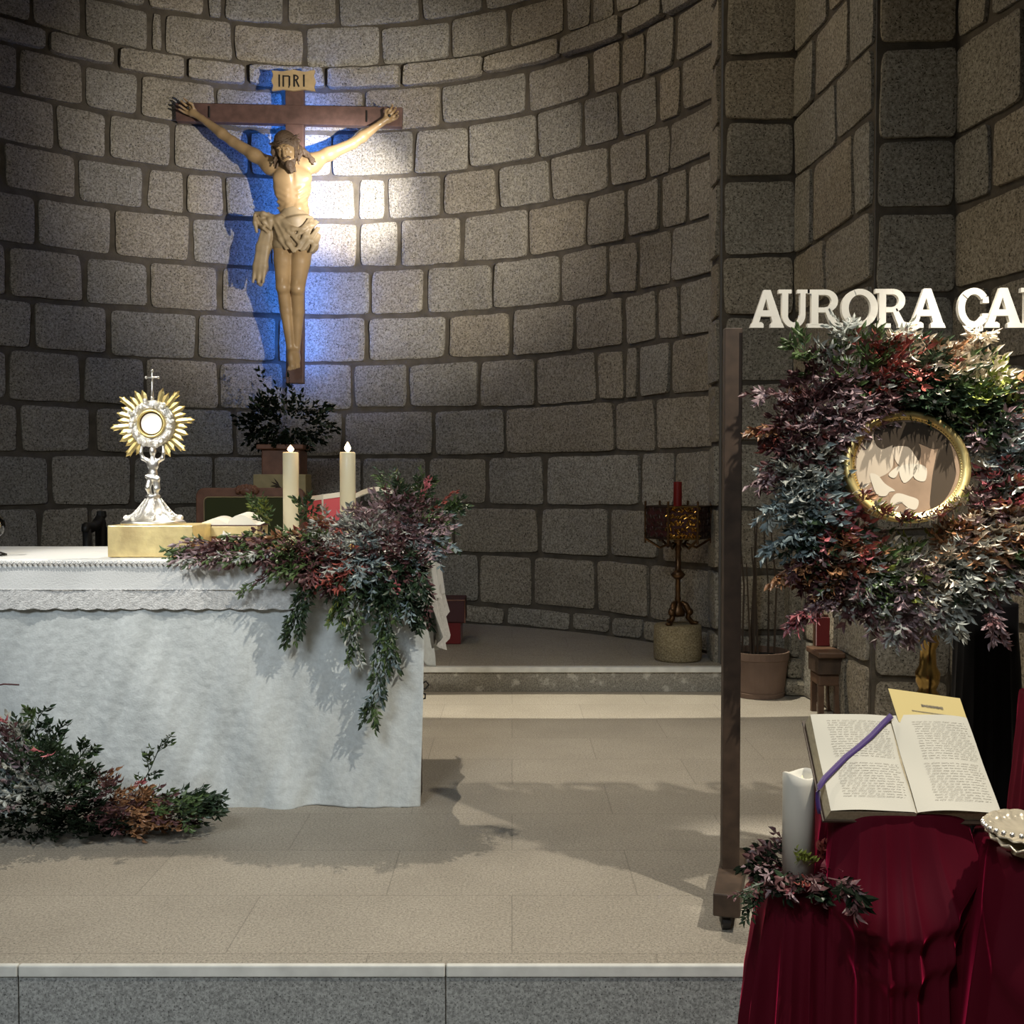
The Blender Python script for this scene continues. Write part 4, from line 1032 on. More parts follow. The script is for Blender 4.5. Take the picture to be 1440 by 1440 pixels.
# cream painted panel standing above the chair back
pn = thing('cream_panel', 'small cream coloured box panel with a dark motif behind the left altar candle', 'box', P(393, 694, 7.9))
YQ = 7.8
bx = MB().box((X(356, YQ, 680), YQ, Z(696, YQ)), (X(430, YQ, 680), YQ + .22, Z(667, YQ))).build('body', M['giltbox'], pn, bevel=.006)
mb = MB(); c = P(393, 683, YQ - .004)
for k in range(7): leafmesh(mb, c, Vector((math.cos(k * .5 + 2.2), 0, math.sin(k * .5 + 2.2))), Vector((0, -1, 0)), .07, .012, 0)
mb.build('dark_motif', M['wood'], pn)
MB().box((X(372, YQ), YQ + .02, .155), (X(418, YQ), YQ + .2, Z(696, YQ))).build('stand', M['chairwood'], pn)
# dark chair whose carved post shows left of the gold box
YD = 7.0; dc = thing('dark_armchair', 'dark carved wooden armchair partly hidden behind the altar and gold box', 'chair', (X(150, YD), YD + .3, .155))
MB().lathe((X(141, YD, 720), YD + .02, 0), [(.0005, .155), (.03, .155), (.03, Z(735, YD)), (.022, Z(730, YD)), (.034, Z(726, YD)), (.03, Z(719, YD)), (.0005, Z(718, YD))], 10).build('back_post', M['black'], dc)
MB().box((X(130, YD), YD + .03, .155), (X(195, YD), YD + .08, Z(741, YD))).build('backrest', M['black'], dc, bevel=.01)
mb = MB().tube([P(141, 728, YD), P(136, 738, YD - .03), P(128, 742, YD - .15), P(121, 741, YD - .28), P(119, 748, YD - .3)], [.03, .035, .035, .03, .02], 8); mb.tube([P(122, 744, YD - .27), (X(124, YD - .27, 760), YD - .27, .6)], .028, 8)
mb.build('armrest', M['black'], dc, smooth=True)
MB().box((X(120, YD - .3), YD - .32, .56), (X(200, YD), YD + .05, .62)).build('seat', M['dark_red'], dc, bevel=.01)
for xx, yy in ((121, YD - .3), (196, YD - .3), (130, YD), (196, YD)): MB().box((X(xx, YD), yy, .155), (X(xx, YD) + .05, yy + .05, .56)).build('leg', M['black'], dc)
# red stool
YO = 7.63; sx0, sx1 = X(598, YO, 870), X(655, YO, 870)
so_ = thing('red_stool', 'small red velvet covered stool standing on the apse platform', 'stool', ((sx0 + sx1) / 2, YO + .15, .155))
zmid = Z(876, YO)
MB().box((sx0, YO, .156), (X(648, YO, 890), YO + .30, zmid)).build('velvet_base', M['red_velvet'], so_, bevel=.008)
MB().box((sx0 - .01, YO - .01, zmid + .001), (sx1 - .005, YO + .31, Z(843, YO))).build('seat_box', M['dark_red'], so_, bevel=.008)
MB().tube([(sx0, YO - .012, Z(844, YO)), (sx1 - .006, YO - .012, Z(844, YO)), (sx1 - .006, YO - .012, zmid)], .005, 6).build('piping', M['chairwood'], so_)

# ------------------------------------------------------------------ candelabrum on stone drum
YL = 6.98; xd = X(953, YL, 905)
dm = MB(); zt_ = Z(881, 6.86)
dm.lathe((xd, YL, 0), [(.0005, .156), (.150, .156), (.156, .17), (.157, .25), (.153, zt_ - .012), (.143, zt_), (.0005, zt_ + .001)], 40)
dm.v = [(x + .004 * nz3(x * 20, y * 20, z * 20), y + .004 * nz3(x * 17, y * 20, z * 20 + 9), z) for x, y, z in dm.v]
tag(dm.build('stone_drum', M['drum'], smooth=True), 'short round yellowish granite drum carrying the bronze candle stand', 'stone block')
ls = thing('candle_stand', 'ornate dark bronze candle stand with openwork lantern head on granite drum', 'candle stand', (xd, YL, zt_))
def lz(py): return Z(py, YL)
k_ = YL / F
MB().lathe((xd, YL, 0), [(.0005, lz(868)), (.045, lz(866)), (.05, lz(860)), (.03, lz(852)), (.018, lz(845)), (.022, lz(842)), (.017, lz(838)), (.017, lz(815)), (.03, lz(813)), (.050, lz(808)), (.03, lz(803)), (.02, lz(801)), (.018, lz(776)), (.025, lz(772)), (.018, lz(768)), (.022, lz(764)), (.04, lz(757)), (.06, lz(752)), (.07, lz(750)), (.0005, lz(750))], 24).build('shaft', M['bronze'], ls, smooth=True)
for k in range(3):
    t = -PI / 2 - .7 + k * 2 * PI / 3; d = Vector((math.cos(t), math.sin(t), 0)); c = Vector((xd, YL, 0))
    p = [c + d * .02 + Vector((0, 0, lz(846))), c + d * .05 + Vector((0, 0, lz(850))), c + d * .075 + Vector((0, 0, lz(860))), c + d * .065 + Vector((0, 0, lz(868))), c + d * .10 + Vector((0, 0, lz(876))), c + d * .115 + Vector((0, 0, zt_ + .012))]
    mb = MB().tube(p, [.012, .02, .022, .018, .016, .012], 8); mb.ball(p[-1], (.022, .022, .012), 8); mb.ball(p[2], .026, 8)
    mb.build('leg', M['bronze'], ls, smooth=True)
# lantern head: hexagon of openwork panels between rods
rx_ = .215
z0_, z1_ = lz(756), lz(712)
hexp = [(xd + rx_ * math.cos(R(a)), YL + rx_ * math.sin(R(a))) for a in (-64, -116, -180, -244, -296, 0)]
for k in range(6):
    a, b = Vector((*hexp[k], 0)), Vector((*hexp[(k + 1) % 6], 0)); col = M['brass'] if k == 0 else M['darkiron']
    mb = MB(); n_ = 7; rp_ = random.Random(k)
    for i in range(n_ + 1):
        for j in range(5):
            u = (i + .2 * (j % 2)) / (n_ + .2); v = (j + .5) / 5
            c = a.lerp(b, u); c.z = z0_ + (z1_ - z0_) * v
            t = [c + (b - a).normalized() * .016 * math.cos(q) + Vector((0, 0, .018 * math.sin(q))) for q in [rp_.uniform(0, 6) + w_ * .8 for w_ in range(7)]]
            mb.tube(t, .0048 if k == 0 else .003, 4)
    for zz in (z0_, z1_): mb.tube([a + Vector((0, 0, zz)), b + Vector((0, 0, zz))], .006, 5)
    mb.build('openwork_panel', col, ls, label='gilded openwork front panel' if k == 0 else None)
for k in range(6):
    a, b = [Vector((xd + (h_[0] - xd) * .955, YL + (h_[1] - YL) * .955, 0)) for h_ in (hexp[k], hexp[(k + 1) % 6])]
    MB().add([a + Vector((0, 0, z0_ + .012)), b + Vector((0, 0, z0_ + .012)), b + Vector((0, 0, z1_)), a + Vector((0, 0, z1_))] + [v * .995 + Vector((xd, YL, 0)) * .005 + Vector((0, 0, z_)) for v, z_ in ((a, z0_ + .012), (b, z0_ + .012), (b, z1_), (a, z1_))],
        [(0, 1, 2, 3), (7, 6, 5, 4), (0, 4, 5, 1), (1, 5, 6, 2), (2, 6, 7, 3), (3, 7, 4, 0)]).build('pane', M['dark_red'], ls)
for k in range(6):
    x_, y_ = hexp[k]; MB().tube([(x_, y_, z0_ - .035), (x_, y_, z1_ + .035)], .0075, 8).build('rod', M['bronze'], ls)
for k in range(6):
    x_, y_ = hexp[k]; MB().tube([(xd + (x_ - xd) * .25, YL + (y_ - YL) * .25, lz(764)), (xd + (x_ - xd) * .55, YL + (y_ - YL) * .55, lz(770)), (x_, y_, lz(757))], .009, 6).build('bracket', M['bronze'], ls)
MB().lathe((xd, YL, 0), [(.0005, z0_), (.17, z0_), (.17, z0_ + .01), (.0005, z0_ + .011)], 6).build('tray', M['darkiron'], ls)
rc = MB().lathe((X(953, YL, 690), YL, 0), [(.0005, z0_ + .012), (.028, z0_ + .012), (.028, lz(677.5)), (.0005, lz(677))], 20).build('red_candle', M['redglass'], smooth=False)
tag(rc, 'dark red candle standing in the bronze candle stand', 'candle')

# flower pot with bare stems
YP = 6.58; xp = X(1066, YP, 950)
pt_ = thing('flower_pot', 'brown terracotta flower pot with bare dark stems at the stone jamb', 'flower pot', (xp, YP - .02, 0))
zr_ = Z(914, YP)
MB().lathe((xp, YP, 0), [(.0005, .002), (.160, .002), (.164, .03), (.157, .032), (.160, .04), (.180, zr_ - .05), (.188, zr_ - .045), (.190, zr_), (.178, zr_), (.172, zr_ - .04), (.0005, zr_ - .04)], 36).build('pot', M['terracotta'], pt_, smooth=False)
MB().lathe((xp, YP, zr_ - .037), [(.0005, .004), (.17, 0)], 24).build('soil', M['soil'], pt_)
r9 = random.Random(4)
for k in range(8):
    a = r9.uniform(0, 6.28); r_ = r9.uniform(.02, .12); b = Vector((xp + r_ * math.cos(a), YP + r_ * math.sin(a) * .6, zr_ - .04)); hgt = r9.uniform(.5, .95)
    MB().tube([b, b + Vector((r9.uniform(-.02, .02), 0, hgt * .5)), b + Vector((r9.uniform(-.05, .04), 0, hgt))], [.008, .006, .004], 5).build('stem', M['stem'], pt_)
# cable curl beside the altar
cb_ = MB().tube([P(592, 962, 4.7), P(599, 958, 4.7), P(603, 963, 4.72), P(598, 969, 4.7), P(592, 968, 4.7), P(591, 974, 4.7), P(598, 976, 4.7), P(598, 982, 4.7), P(592, 984, 4.7), Vector((X(590, 4.7), 4.7, .01))], .004, 6)
tag(cb_.build('cable', M['cable'], smooth=True), 'thin black cable curling out behind the right edge of the altar', 'cable')

# ------------------------------------------------------------------ display stand with the wreath
YF = 3.27; xpole = X(1030, YF, 850)
ws = thing('display_stand', 'tall dark wooden stand with foot holding the clear sheet and wreath', 'stand', (xpole, YF, 0))
ztp = Z(461, YF)
MB().box((xpole - .027, YF, .10), (xpole + .027, YF + .035, ztp)).build('post', M['wood'], ws, bevel=.002)
MB().box((2.12, YF, .10), (2.174, YF + .035, ztp)).build('post', M['wood'], ws, bevel=.002)
def footb(cx, name='foot'):
    rot = Matrix.Rotation(R(-15), 3, 'Z'); c = Vector((cx, YF + .02, 0))
    MB().cbox(c + Vector((0, -.02, .083)), (.078, .42, .068), rot).build(name, M['wood'], ws, bevel=.004)
    for s_ in (-1, 1):
        p = c + rot @ Vector((0, s_ * .17 - .02, 0)); mb = MB().lathe(p + Vector((0, 0, .022)), [(.0005, -.011), (.022, -.011), (.022, .011), (.0005, .011)], 18, axis=Matrix.Rotation(R(90), 3, 'Y'))
        mb.cbox(p + Vector((0, 0, .034)), (.03, .03, .03)); mb.build('caster', M['metal_foot'], ws)
footb(xpole); footb(2.147)
MB().box((xpole, YF + .004, .27), (2.147, YF + .03, .31)).build('lower_rail', M['wood'], ws) if False else None
zsb = Z(793, YF)
ac = MB().box((X(1042, YF, 600), YF - .009, zsb), (2.13, YF - .003, Z(462, YF))).build('acrylic_sheet', M['acrylic'])
tag(ac, 'clear acrylic sheet mounted on the wooden stand behind the wreath', 'sheet')

# letters standing on the sheet
YLt = YF - .006
base_z = Z(461.5, YLt)
def letter(ch, x0px, x1px, topx, lab):
    o = P(x0px, 461, YLt); W_ = P(x1px, 461, YLt).x - o.x; H_ = Z(topx, YLt) - base_z
    fr = lambda u, v: (o.x + u * W_, base_z + v * H_)
    t = .17; hs = .13; sg = []
    if ch == 'A':
        sg = [[(.06, .08), (.40, 1), (.55, 1), (.25, .08)], [(.40, 1), (.60, 1), (.95, .08), (.68, .08)], [(.22, .30), (.78, .30), (.73, .46), (.27, .46)],
              [(0, 0), (.40, 0), (.40, .10), (.33, .15), (.05, .12)], [(.60, 0), (1, 0), (.95, .12), (.66, .15), (.60, .10)]]
    if ch == 'U':
        sg = [[(0, .90), (.42, .90), (.42, 1), (0, 1)], [(.60, .90), (1, .90), (1, 1), (.60, 1)], [(.11, .32), (.31, .32), (.31, .92), (.11, .92)], [(.70, .32), (.87, .32), (.87, .92), (.70, .92)]] + arcband(.49, .34, .38, .35, .19, PI, 2 * PI, 12, .15)
    if ch == 'R':
        sg = [[(0, 0), (.45, 0), (.45, .11), (0, .11)], [(0, .89), (.45, .89), (.45, 1), (0, 1)], [(.11, .08), (.31, .08), (.31, .92), (.11, .92)], [(.30, .86), (.52, .86), (.52, 1), (.30, 1)], [(.30, .40), (.52, .40), (.52, .53), (.30, .53)]]
        sg += arcband(.50, .70, .36, .30, .19, -PI / 2, PI / 2, 10, .14) + [[(.48, .46), (.62, .50), (.86, .10), (.66, .06)], [(.66, .0), (1.0, .02), (1.0, .12), (.80, .16), (.66, .12)]]
    if ch == 'O': sg = arcband(.5, .5, .5, .5, .20, 0, 2 * PI, 30, .15)
    if ch == 'C': sg = arcband(.52, .5, .52, .5, .22, R(38), R(322), 26, .16) + [[(.78, .62), (.99, .62), (.97, .78), (.80, .76)], [(.78, .36), (.98, .36), (.95, .24), (.80, .22)]]
    mb = MB()
    for i_, poly in enumerate(sg): mb.prism([fr(u, v) for u, v in poly], YLt - .010 - .0002 * (i_ % 9), YLt + .006 + .0002 * (i_ % 7))
    ob = mb.build('display_letter', M['letter']); tag(ob, lab, 'letter', 'white letters above the wreath')
letter('A', 1053.5, 1101.5, 408.5, 'white slab-serif letter A at the very start of the sign, above the wooden post')
letter('U', 1093.5, 1137, 408, 'white slab-serif letter U in the sign above the wreath')
letter('R', 1134, 1184, 408, 'white slab-serif letter R standing between the U and the O')
letter('O', 1181.5, 1233, 407, 'white letter O in the sign above the wreath')
letter('R', 1229, 1278, 407, 'white slab-serif letter R standing between the O and an A')
letter('A', 1276, 1328, 406.5, 'white slab-serif letter A that ends the first word of the sign')
letter('C', 1345, 1388.5, 405.5, 'white letter C that begins the second word of the sign')
letter('A', 1382, 1436, 405.5, 'white slab-serif letter A directly after the C of the sign')
letter('R', 1433, 1482, 405.5, 'white letter cut off by the right edge of the photo')

# round framed portrait
YI = 3.085; cxp, cyp = 1275.5, 656
pf = thing('round_picture_frame', 'round polished gold frame with old sepia portrait in the wreath', 'picture frame', P(cxp, cyp + 80, YI))
c0 = P(cxp, cyp, YI); rx, rz = 89 * YI / F, 80.5 * YI / F
tl_ = R(9)
def fp(u, v, h=0):  # local picture plane, tipped a little back
    return c0 + Vector((u, v * math.sin(tl_) - h, v * math.cos(tl_)))
def ering(prof, n_=72):
    rows = []
    for k_, h in prof:
        rows.append([fp(rx * k_ * math.cos(t), rz * k_ * math.sin(t), h) for t in [2 * PI * i / n_ for i in range(n_)]])
    return rows
MB().grid(ering([(1.0, -.06), (1.0, .006), (.985, .012), (.94, .014), (.88, .011), (.865, .006), (.85, .0045), (.83, .003), (.83, -.008)]), 0, True).build('gold_rim', M['gold'], pf, smooth=True)
mb = MB()
for i in range(110):
    t = 2 * PI * i / 110; mb.ball(fp(rx * .848 * math.cos(t), rz * .848 * math.sin(t), .006), .0017, 6, 0, 4)
mb.build('beading', M['brass'], pf, kind='stuff')
MB().grid(ering([(.001, .0), (.4, 0), (.835, .0)]), 0, True).build('backing', M['sepia_mid'], pf)
pic = MB(); pic.grid(ering([(.001, .001), (.4, .001), (.83, .001)]), 0, True)
def px2(px, py): return ((px - cxp) * YI / F, (cyp - py) * YI / F / math.cos(tl_))
def patch(pts, h, mi):
    n0 = len(pts); sm = []
    for i in range(n0):
        p0, p1, p2, p3 = [pts[(i + k) % n0] for k in (-1, 0, 1, 2)]
        for t in (0, .25, .5, .75):
            sm.append(tuple(.5 * (2 * p1[c] + (p2[c] - p0[c]) * t + (2 * p0[c] - 5 * p1[c] + 4 * p2[c] - p3[c]) * t * t + (3 * p1[c] - p0[c] - 3 * p2[c] + p3[c]) * t ** 3) for c in (0, 1)))
    pts = sm
    vs = [fp(*px2(1140 + a / 5.143, 540 + b / 5.143), h) for a, b in pts]
    c_ = sum(vs, Vector()) / len(vs); n_ = len(vs); pic.add([c_] + vs, [(0, (i + 1) % n_ + 1, i + 1) for i in range(n_)], mi)
patch([(420, 400), (520, 330), (600, 400), (600, 560), (560, 640), (440, 700), (360, 760), (330, 640), (340, 520)], .0014, 1)   # pale background
patch([(480, 330), (620, 280), (800, 280), (940, 340), (1010, 430), (900, 470), (800, 430), (700, 420), (600, 440), (520, 470), (470, 420)], .0016, 2)  # dark top
patch([(1010, 430), (1040, 560), (1040, 680), (960, 830), (850, 900), (870, 700), (900, 560), (930, 470)], .0017, 2)
patch([(600, 440), (680, 390), (760, 400), (800, 460), (790, 540), (740, 560), (620, 500)], .0018, 2)      # hair
patch([(600, 460), (690, 450), (735, 480), (750, 540), (700, 600), (640, 590), (605, 530)], .0020, 5)      # face
patch([(560, 650), (640, 590), (620, 660), (590, 680)], .0022, 3); patch([(640, 600), (770, 580), (740, 660), (665, 715)], .0022, 3)
patch([(770, 580), (835, 610), (820, 700), (755, 690), (735, 640)], .0022, 3)
patch([(700, 470), (745, 500), (790, 600), (700, 620), (650, 590)], .0021, 5)
patch([(540, 700), (665, 715), (760, 690), (860, 720), (860, 880), (740, 950), (600, 930), (560, 820)], .0015, 4)   # suit
patch([(425, 650), (480, 660), (530, 720), (600, 770), (560, 780), (530, 810), (470, 800), (440, 730)], .0023, 3)
patch([(560, 850), (610, 790), (700, 810), (765, 840), (745, 905), (690, 895), (630, 850), (570, 880)], .0023, 3)
pic.build('portrait_print', [M['sepia_mid'], M['sepia_light'], M['sepia_dark'], M['sepia_white'], M['sepia_mid'], M['sepia_face']], pf, label='sepia portrait of a person with white collar and cuffs')

# wreath
fo = Foliage(44); wr = thing('foliage_wreath', 'large round wreath of multicoloured leaves around the gold framed portrait', 'wreath', P(1275, 880, 3.2))
WC = [(1110, 500, 'green'), (1140, 490, 'green'), (1190, 475, 'silver'), (1230, 480, 'green'), (1265, 475, 'silver'), (1300, 490, 'cream'), (1330, 500, 'orange'), (1330, 480, 'red'), (1380, 490, 'cream'), (1390, 505, 'cream'), (1360, 505, 'cream'), (1400, 480, 'cream'), (1310, 510, 'cream'), (1375, 525, 'cream'), (1420, 490, 'orange'),  # extra cream at top right paints lamp glare into the leaf colours
      (1180, 530, 'silver'), (1160, 545, 'burgundy'), (1200, 510, 'green'), (1260, 525, 'red'), (1240, 540, 'burgundy'), (1290, 530, 'dark_green'), (1330, 545, 'dark_green'), (1350, 550, 'green'), (1390, 550, 'lime'), (1400, 530, 'lime'), (1430, 530, 'orange'),
      (1100, 590, 'red'), (1090, 570, 'orange'), (1120, 600, 'burgundy'), (1150, 590, 'mauve'), (1130, 570, 'burgundy'), (1200, 570, 'mauve'), (1080, 630, 'burgundy'), (1110, 640, 'burgundy'), (1150, 640, 'silver'), (1130, 660, 'silver'), (1120, 680, 'silver'), (1160, 680, 'blue_grey'),
      (1170, 620, 'burgundy'), (1100, 730, 'blue_grey'), (1130, 720, 'blue_grey'), (1110, 760, 'blue_grey'), (1150, 750, 'dark_green'), (1190, 720, 'pink'), (1200, 745, 'mauve'), (1190, 770, 'red'), (1230, 730, 'orange'), (1250, 745, 'cream'), (1220, 760, 'cream'), (1290, 740, 'lime'), (1320, 745, 'cream'),
      (1280, 770, 'lime'), (1350, 760, 'orange'), (1110, 800, 'orange'), (1140, 790, 'burgundy'), (1160, 790, 'orange'), (1200, 790, 'silver'), (1240, 790, 'green'), (1300, 790, 'cream'), (1220, 820, 'silver'), (1260, 830, 'mauve'), (1180, 830, 'burgundy'), (1280, 860, 'mauve'), (1330, 830, 'silver'), (1230, 860, 'mauve'), (1310, 860, 'silver'),
      (1370, 800, 'silver'), (1400, 820, 'burgundy'), (1420, 850, 'burgundy'), (1380, 840, 'dark_green'), (1430, 870, 'mauve'), (1390, 690, 'pink'), (1380, 710, 'mauve'), (1410, 640, 'silver'), (1430, 620, 'blue_grey'), (1400, 600, 'mauve'), (1430, 680, 'dark_green'), (1400, 740, 'cream'), (1430, 740, 'orange'), (1440, 780, 'green'), (1390, 580, 'dark_green')]
wc = (1277, 675)
for i in range(1950):
    t = fo.r.uniform(0, 2 * PI); r_ = math.sqrt(fo.r.uniform(104 ** 2, 190 ** 2))
    r_ *= 1 + .05 * math.sin(3 * t + 1) + .03 * math.sin(7 * t)
    px = wc[0] + r_ * math.cos(t); py = wc[1] - r_ * math.sin(t) * .98
    k_ = 1 - ((r_ - 142) / 62) ** 2; dep = 3.225 - .105 * max(0, k_) * fo.r.uniform(.45, 1)
    b = P(px, py, dep); rad = Vector((math.cos(t), 0, math.sin(t))) * ((r_ - 142) / 60)
    d = rad + Vector((fo.r.uniform(-.7, .7), -.75 + fo.r.uniform(-.4, .3), fo.r.uniform(-.7, .7)))
    fo.sp(pick(fo.r, WC, px, py, 17), b, d, n_leaves=6, L_=.037, W_=.0140, length=.055 if r_ < 110 else .075, droop=.2, start=0)
def wst(p0, p1, cols, n_=12, L_=.032): strand([(p0[0], p0[1], 3.15), ((p0[0] + p1[0]) / 2, (p0[1] + p1[1]) / 2 - 3, 3.12), (p1[0], p1[1], 3.13)], n_, cols, L_, .045, .5)
wst((1130, 560), (1072, 552), ['mauve', 'burgundy']); wst((1120, 600), (1066, 600), ['orange', 'red', 'burgundy']); wst((1110, 660), (1070, 672), ['burgundy', 'mauve']); wst((1130, 750), (1082, 765), ['blue_grey']); wst((1160, 780), (1098, 805), ['orange', 'burgundy'], 20)
wst((1180, 840), (1122, 862), ['burgundy', 'mauve'], 18); wst((1150, 852), (1120, 870), ['pink'], 10); wst((1140, 510), (1124, 486), ['green'], 12); wst((1270, 860), (1256, 888), ['mauve', 'silver'], 14); wst((1190, 480), (1186, 462), ['silver'], 10)
wst((1250, 480), (1268, 466), ['silver', 'cream'], 10); wst((1380, 480), (1380, 470), ['cream'], 10); wst((1390, 850), (1400, 885), ['mauve', 'burgundy'], 14); wst((1330, 860), (1340, 880), ['silver'], 12); wst((1100, 700), (1078, 720), ['blue_grey', 'silver'], 12)
for k in range(42):   # leaves reaching over the portrait rim
    t = fo.r.uniform(PI * 1.12, PI * 1.9); b = fp(rx * 1.05 * math.cos(t), rz * 1.06 * math.sin(t), .03); fo.sp(fo.r.choice(['red', 'orange', 'cream', 'lime', 'cream', 'burgundy']), b, (-math.cos(t) * .6, -.5, -math.sin(t)), n_leaves=5, L_=.026, W_=.010, length=.035)
fo.build(wr)
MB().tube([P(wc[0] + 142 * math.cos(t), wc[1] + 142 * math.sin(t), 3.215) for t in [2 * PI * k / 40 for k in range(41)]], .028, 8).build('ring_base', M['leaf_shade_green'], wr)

# ------------------------------------------------------------------ things behind the wreath
YV = 4.55; xv = X(1305, YV, 900)
MBv = MB().lathe((xv, YV, 0), [(.0005, .001), (.13, .001), (.13, .02), (.09, .05), (.05, .09), (.03, .14), (.028, .30), (Z(968, YV) * 0 + .05, .36), (.055, .40), (.035, .43), (.048, .46), (.052, .50), (.036, .53), (.032, .60), (.046, .63), (.046, .66), (.034, .69), (.03, .80), (.05, .86), (.06, .92), (.03, .96), (.0005, .97)], 32)
tag(MBv.build('brass_candlestick', M['brass'], smooth=True), 'tall turned brass candlestick standing behind the yellow card', 'candlestick')
# dark covered stand
def drape(name, mat, cx, cy, rx0, ry0, rx1, ry1, z1, z0, folds, amp, seed, power=4, top=True, swags=(), nu=240, nv=70, yrot=0, shape=None, tw=0):
    rows = []; r_ = random.Random(seed); ph = [r_.uniform(0, 6.28) for _ in range(6)]
    def rad(t, p): return (abs(math.cos(t)) ** p + abs(math.sin(t)) ** p) ** (-1 / p)
    if top:
        for k in (0.001, .3, .6, .85): rows.append([(cx + rx0 * k * rad(t, power) * math.cos(t), cy + ry0 * k * rad(t, power) * math.sin(t), z1 + .001) for t in [2 * PI * i / nu for i in range(nu)]])
    for j in range(nv + 1):
        v = j / nv; row = []
        for i in range(nu):
            t = 2 * PI * i / nu; e = v ** .8; p = power + (2.2 - power) * e
            rx_, ry_ = rx0 + (rx1 - rx0) * e, ry0 + (ry1 - ry0) * e
            a_ = folds * t / 2 + ph[0] + .9 * math.sin(2 * t + ph[1]) + tw * v; c_ = folds * t * .9 + ph[2] + .8 * math.sin(3 * t)
            f_ = 1.5 * (1 - abs(math.sin(a_))) ** 1.4 + .8 * (1 - abs(math.sin(c_ * .5 + .6 * v))) ** 1.6 - .7
            d = amp * f_ * min(1, v * 3.5) * (.6 + .4 * v)
            d += .004 * nz3(t * 3, v * 4, seed)
            x_ = rad(t, p) * math.cos(t); y_ = rad(t, p) * math.sin(t)
            for (ta, tb, va, vb, sag, am) in swags:
                if ta < t < tb:
                    u = (t - ta) / (tb - ta); vc = va + (vb - va) * u + sag * 4 * u * (1 - u); w_ = math.sin(PI * u) ** .6
                    q = v - vc; d += am * w_ * (math.exp(-(q / .085) ** 2) if q < 0 else math.exp(-(q / .026) ** 2))
            z = z1 - (z1 - z0) * v
            row.append((cx + x_ * rx_ + math.cos(t) * d, cy + y_ * ry_ + math.sin(t) * d, z))
        rows.append(row)
    m = MB().grid(rows[::-1], 0, True)
    return m
bd = drape('c', None, X(1393, 4.0, 1000), 4.05, .10, .09, .125, .12, .86, .002, 9, .010, 3)
tag(bd.build('black_draped_stand', M['blackcloth'], smooth=True), 'slim stand fully draped in black cloth behind the open register', 'draped stand')
bd = drape('c', None, 1.80, 3.45, .11, .14, .16, .18, .62, .002, 9, .012, 8)
tag(bd.build('far_draped_stand', M['burgundy'], smooth=True), 'burgundy draped stand at the right edge beside the black drape', 'draped stand')
# chair glimpsed between the pilasters
YE = 6.02; ch = thing('wooden_chair', 'brown wooden chair with red back glimpsed between the stone pilasters', 'chair', (X(1162, YE), YE, 0))
x0_, x1_ = X(1145, YE, 930), X(1180, YE, 930)
MB().box((X(1157, YE), YE + .10, Z(912, YE)), (X(1176, YE), YE + .12, Z(872, YE))).build('back_panel', M['red_velvet'], ch)
MB().box((X(1155, YE), YE + .12, .30), (X(1178, YE), YE + .15, Z(868, YE))).build('back_frame', M['bench'], ch)
MB().box((x0_ - .01, YE - .12, Z(921, YE)), (x1_, YE + .14, Z(913, YE))).build('top_rail', M['giltbox'] if False else M['bench'], ch, bevel=.008)
MB().box((x0_, YE - .08, Z(945, YE)), (x1_, YE + .12, Z(922, YE))).build('seat_box', M['wood'], ch)
MB().box((x0_ + .01, YE - .06, Z(962, YE)), (x1_, YE + .12, Z(946, YE))).build('seat', M['bench'], ch, bevel=.008)
for xx in (x0_ + .01, x1_ - .04):
    for yy in (YE - .06, YE + .08): MB().box((xx, yy, 0), (xx + .03, yy + .03, Z(962, YE))).build('leg', M['bench'], ch)

# ------------------------------------------------------------------ velvet draped pedestals
zt1 = Z(1147, 2.14)
pd = thing('draped_pedestal', 'burgundy velvet draped pedestal carrying the open register', 'draped pedestal', (.83, 2.28, -.33))
cxp_, cyp_ = (X(1181, 2.14, 1148) + X(1372, 2.14, 1148)) / 2, 2.30
rx0 = (X(1372, 2.14, 1148) - X(1181, 2.14, 1148)) / 2
m = drape('v', None, cxp_, cyp_, rx0, .155, rx0 + .050, .25, zt1, -.335, 17, .022, 12, 4.5, True,
          [(3.6, 5.8, .13, .03, .15, .034), (3.8, 5.6, .24, .14, .13, .026)], nu=520, nv=180)
m.build('velvet_cover', M['burgundy'], pd, smooth=True)
MB().box((cxp_ - rx0 + .02, cyp_ - .13, -.335), (cxp_ + rx0 - .02, cyp_ + .13, zt1 - .012)).build('block', M['wood'], pd)
# candle pedestal
YN = 2.26; xn = X(1123, YN, 1150); zn = Z(1240, YN)
pe = thing('draped_pedestal', 'low burgundy velvet draped pedestal under the ivory candle and small wreath', 'draped pedestal', (xn + .02, YN, -.33))
m = drape('v', None, xn + .035, YN + .02, .105, .09, .175, .17, zn, -.335, 12, .026, 5, 3, True, nu=360, nv=80, tw=.6)
m.build('velvet_cover', M['burgundy'], pe, smooth=True)
MB().box((xn - .04, YN - .04, -.335), (xn + .10, YN + .08, zn - .012)).build('block', M['wood'], pe)
# right pedestal
xq = 1.055; zq = Z(1212, 2.0)
pg = thing('draped_pedestal', 'burgundy velvet draped pedestal under the shell dish at the right edge', 'draped pedestal', (xq, 2.1, -.33))
m = drape('v', None, xq, 2.12, .100, .11, .225, .2, zq, -.335, 11, .014, 9, 4, True, [(3.2, 5.5, .0, .1, .25, .012)], nu=300, nv=80)
m.build('velvet_cover', M['burgundy'], pg, smooth=True)
MB().box((xq - .09, 2.04, -.335), (xq + .09, 2.2, zq - .012)).build('block', M['wood'], pg)

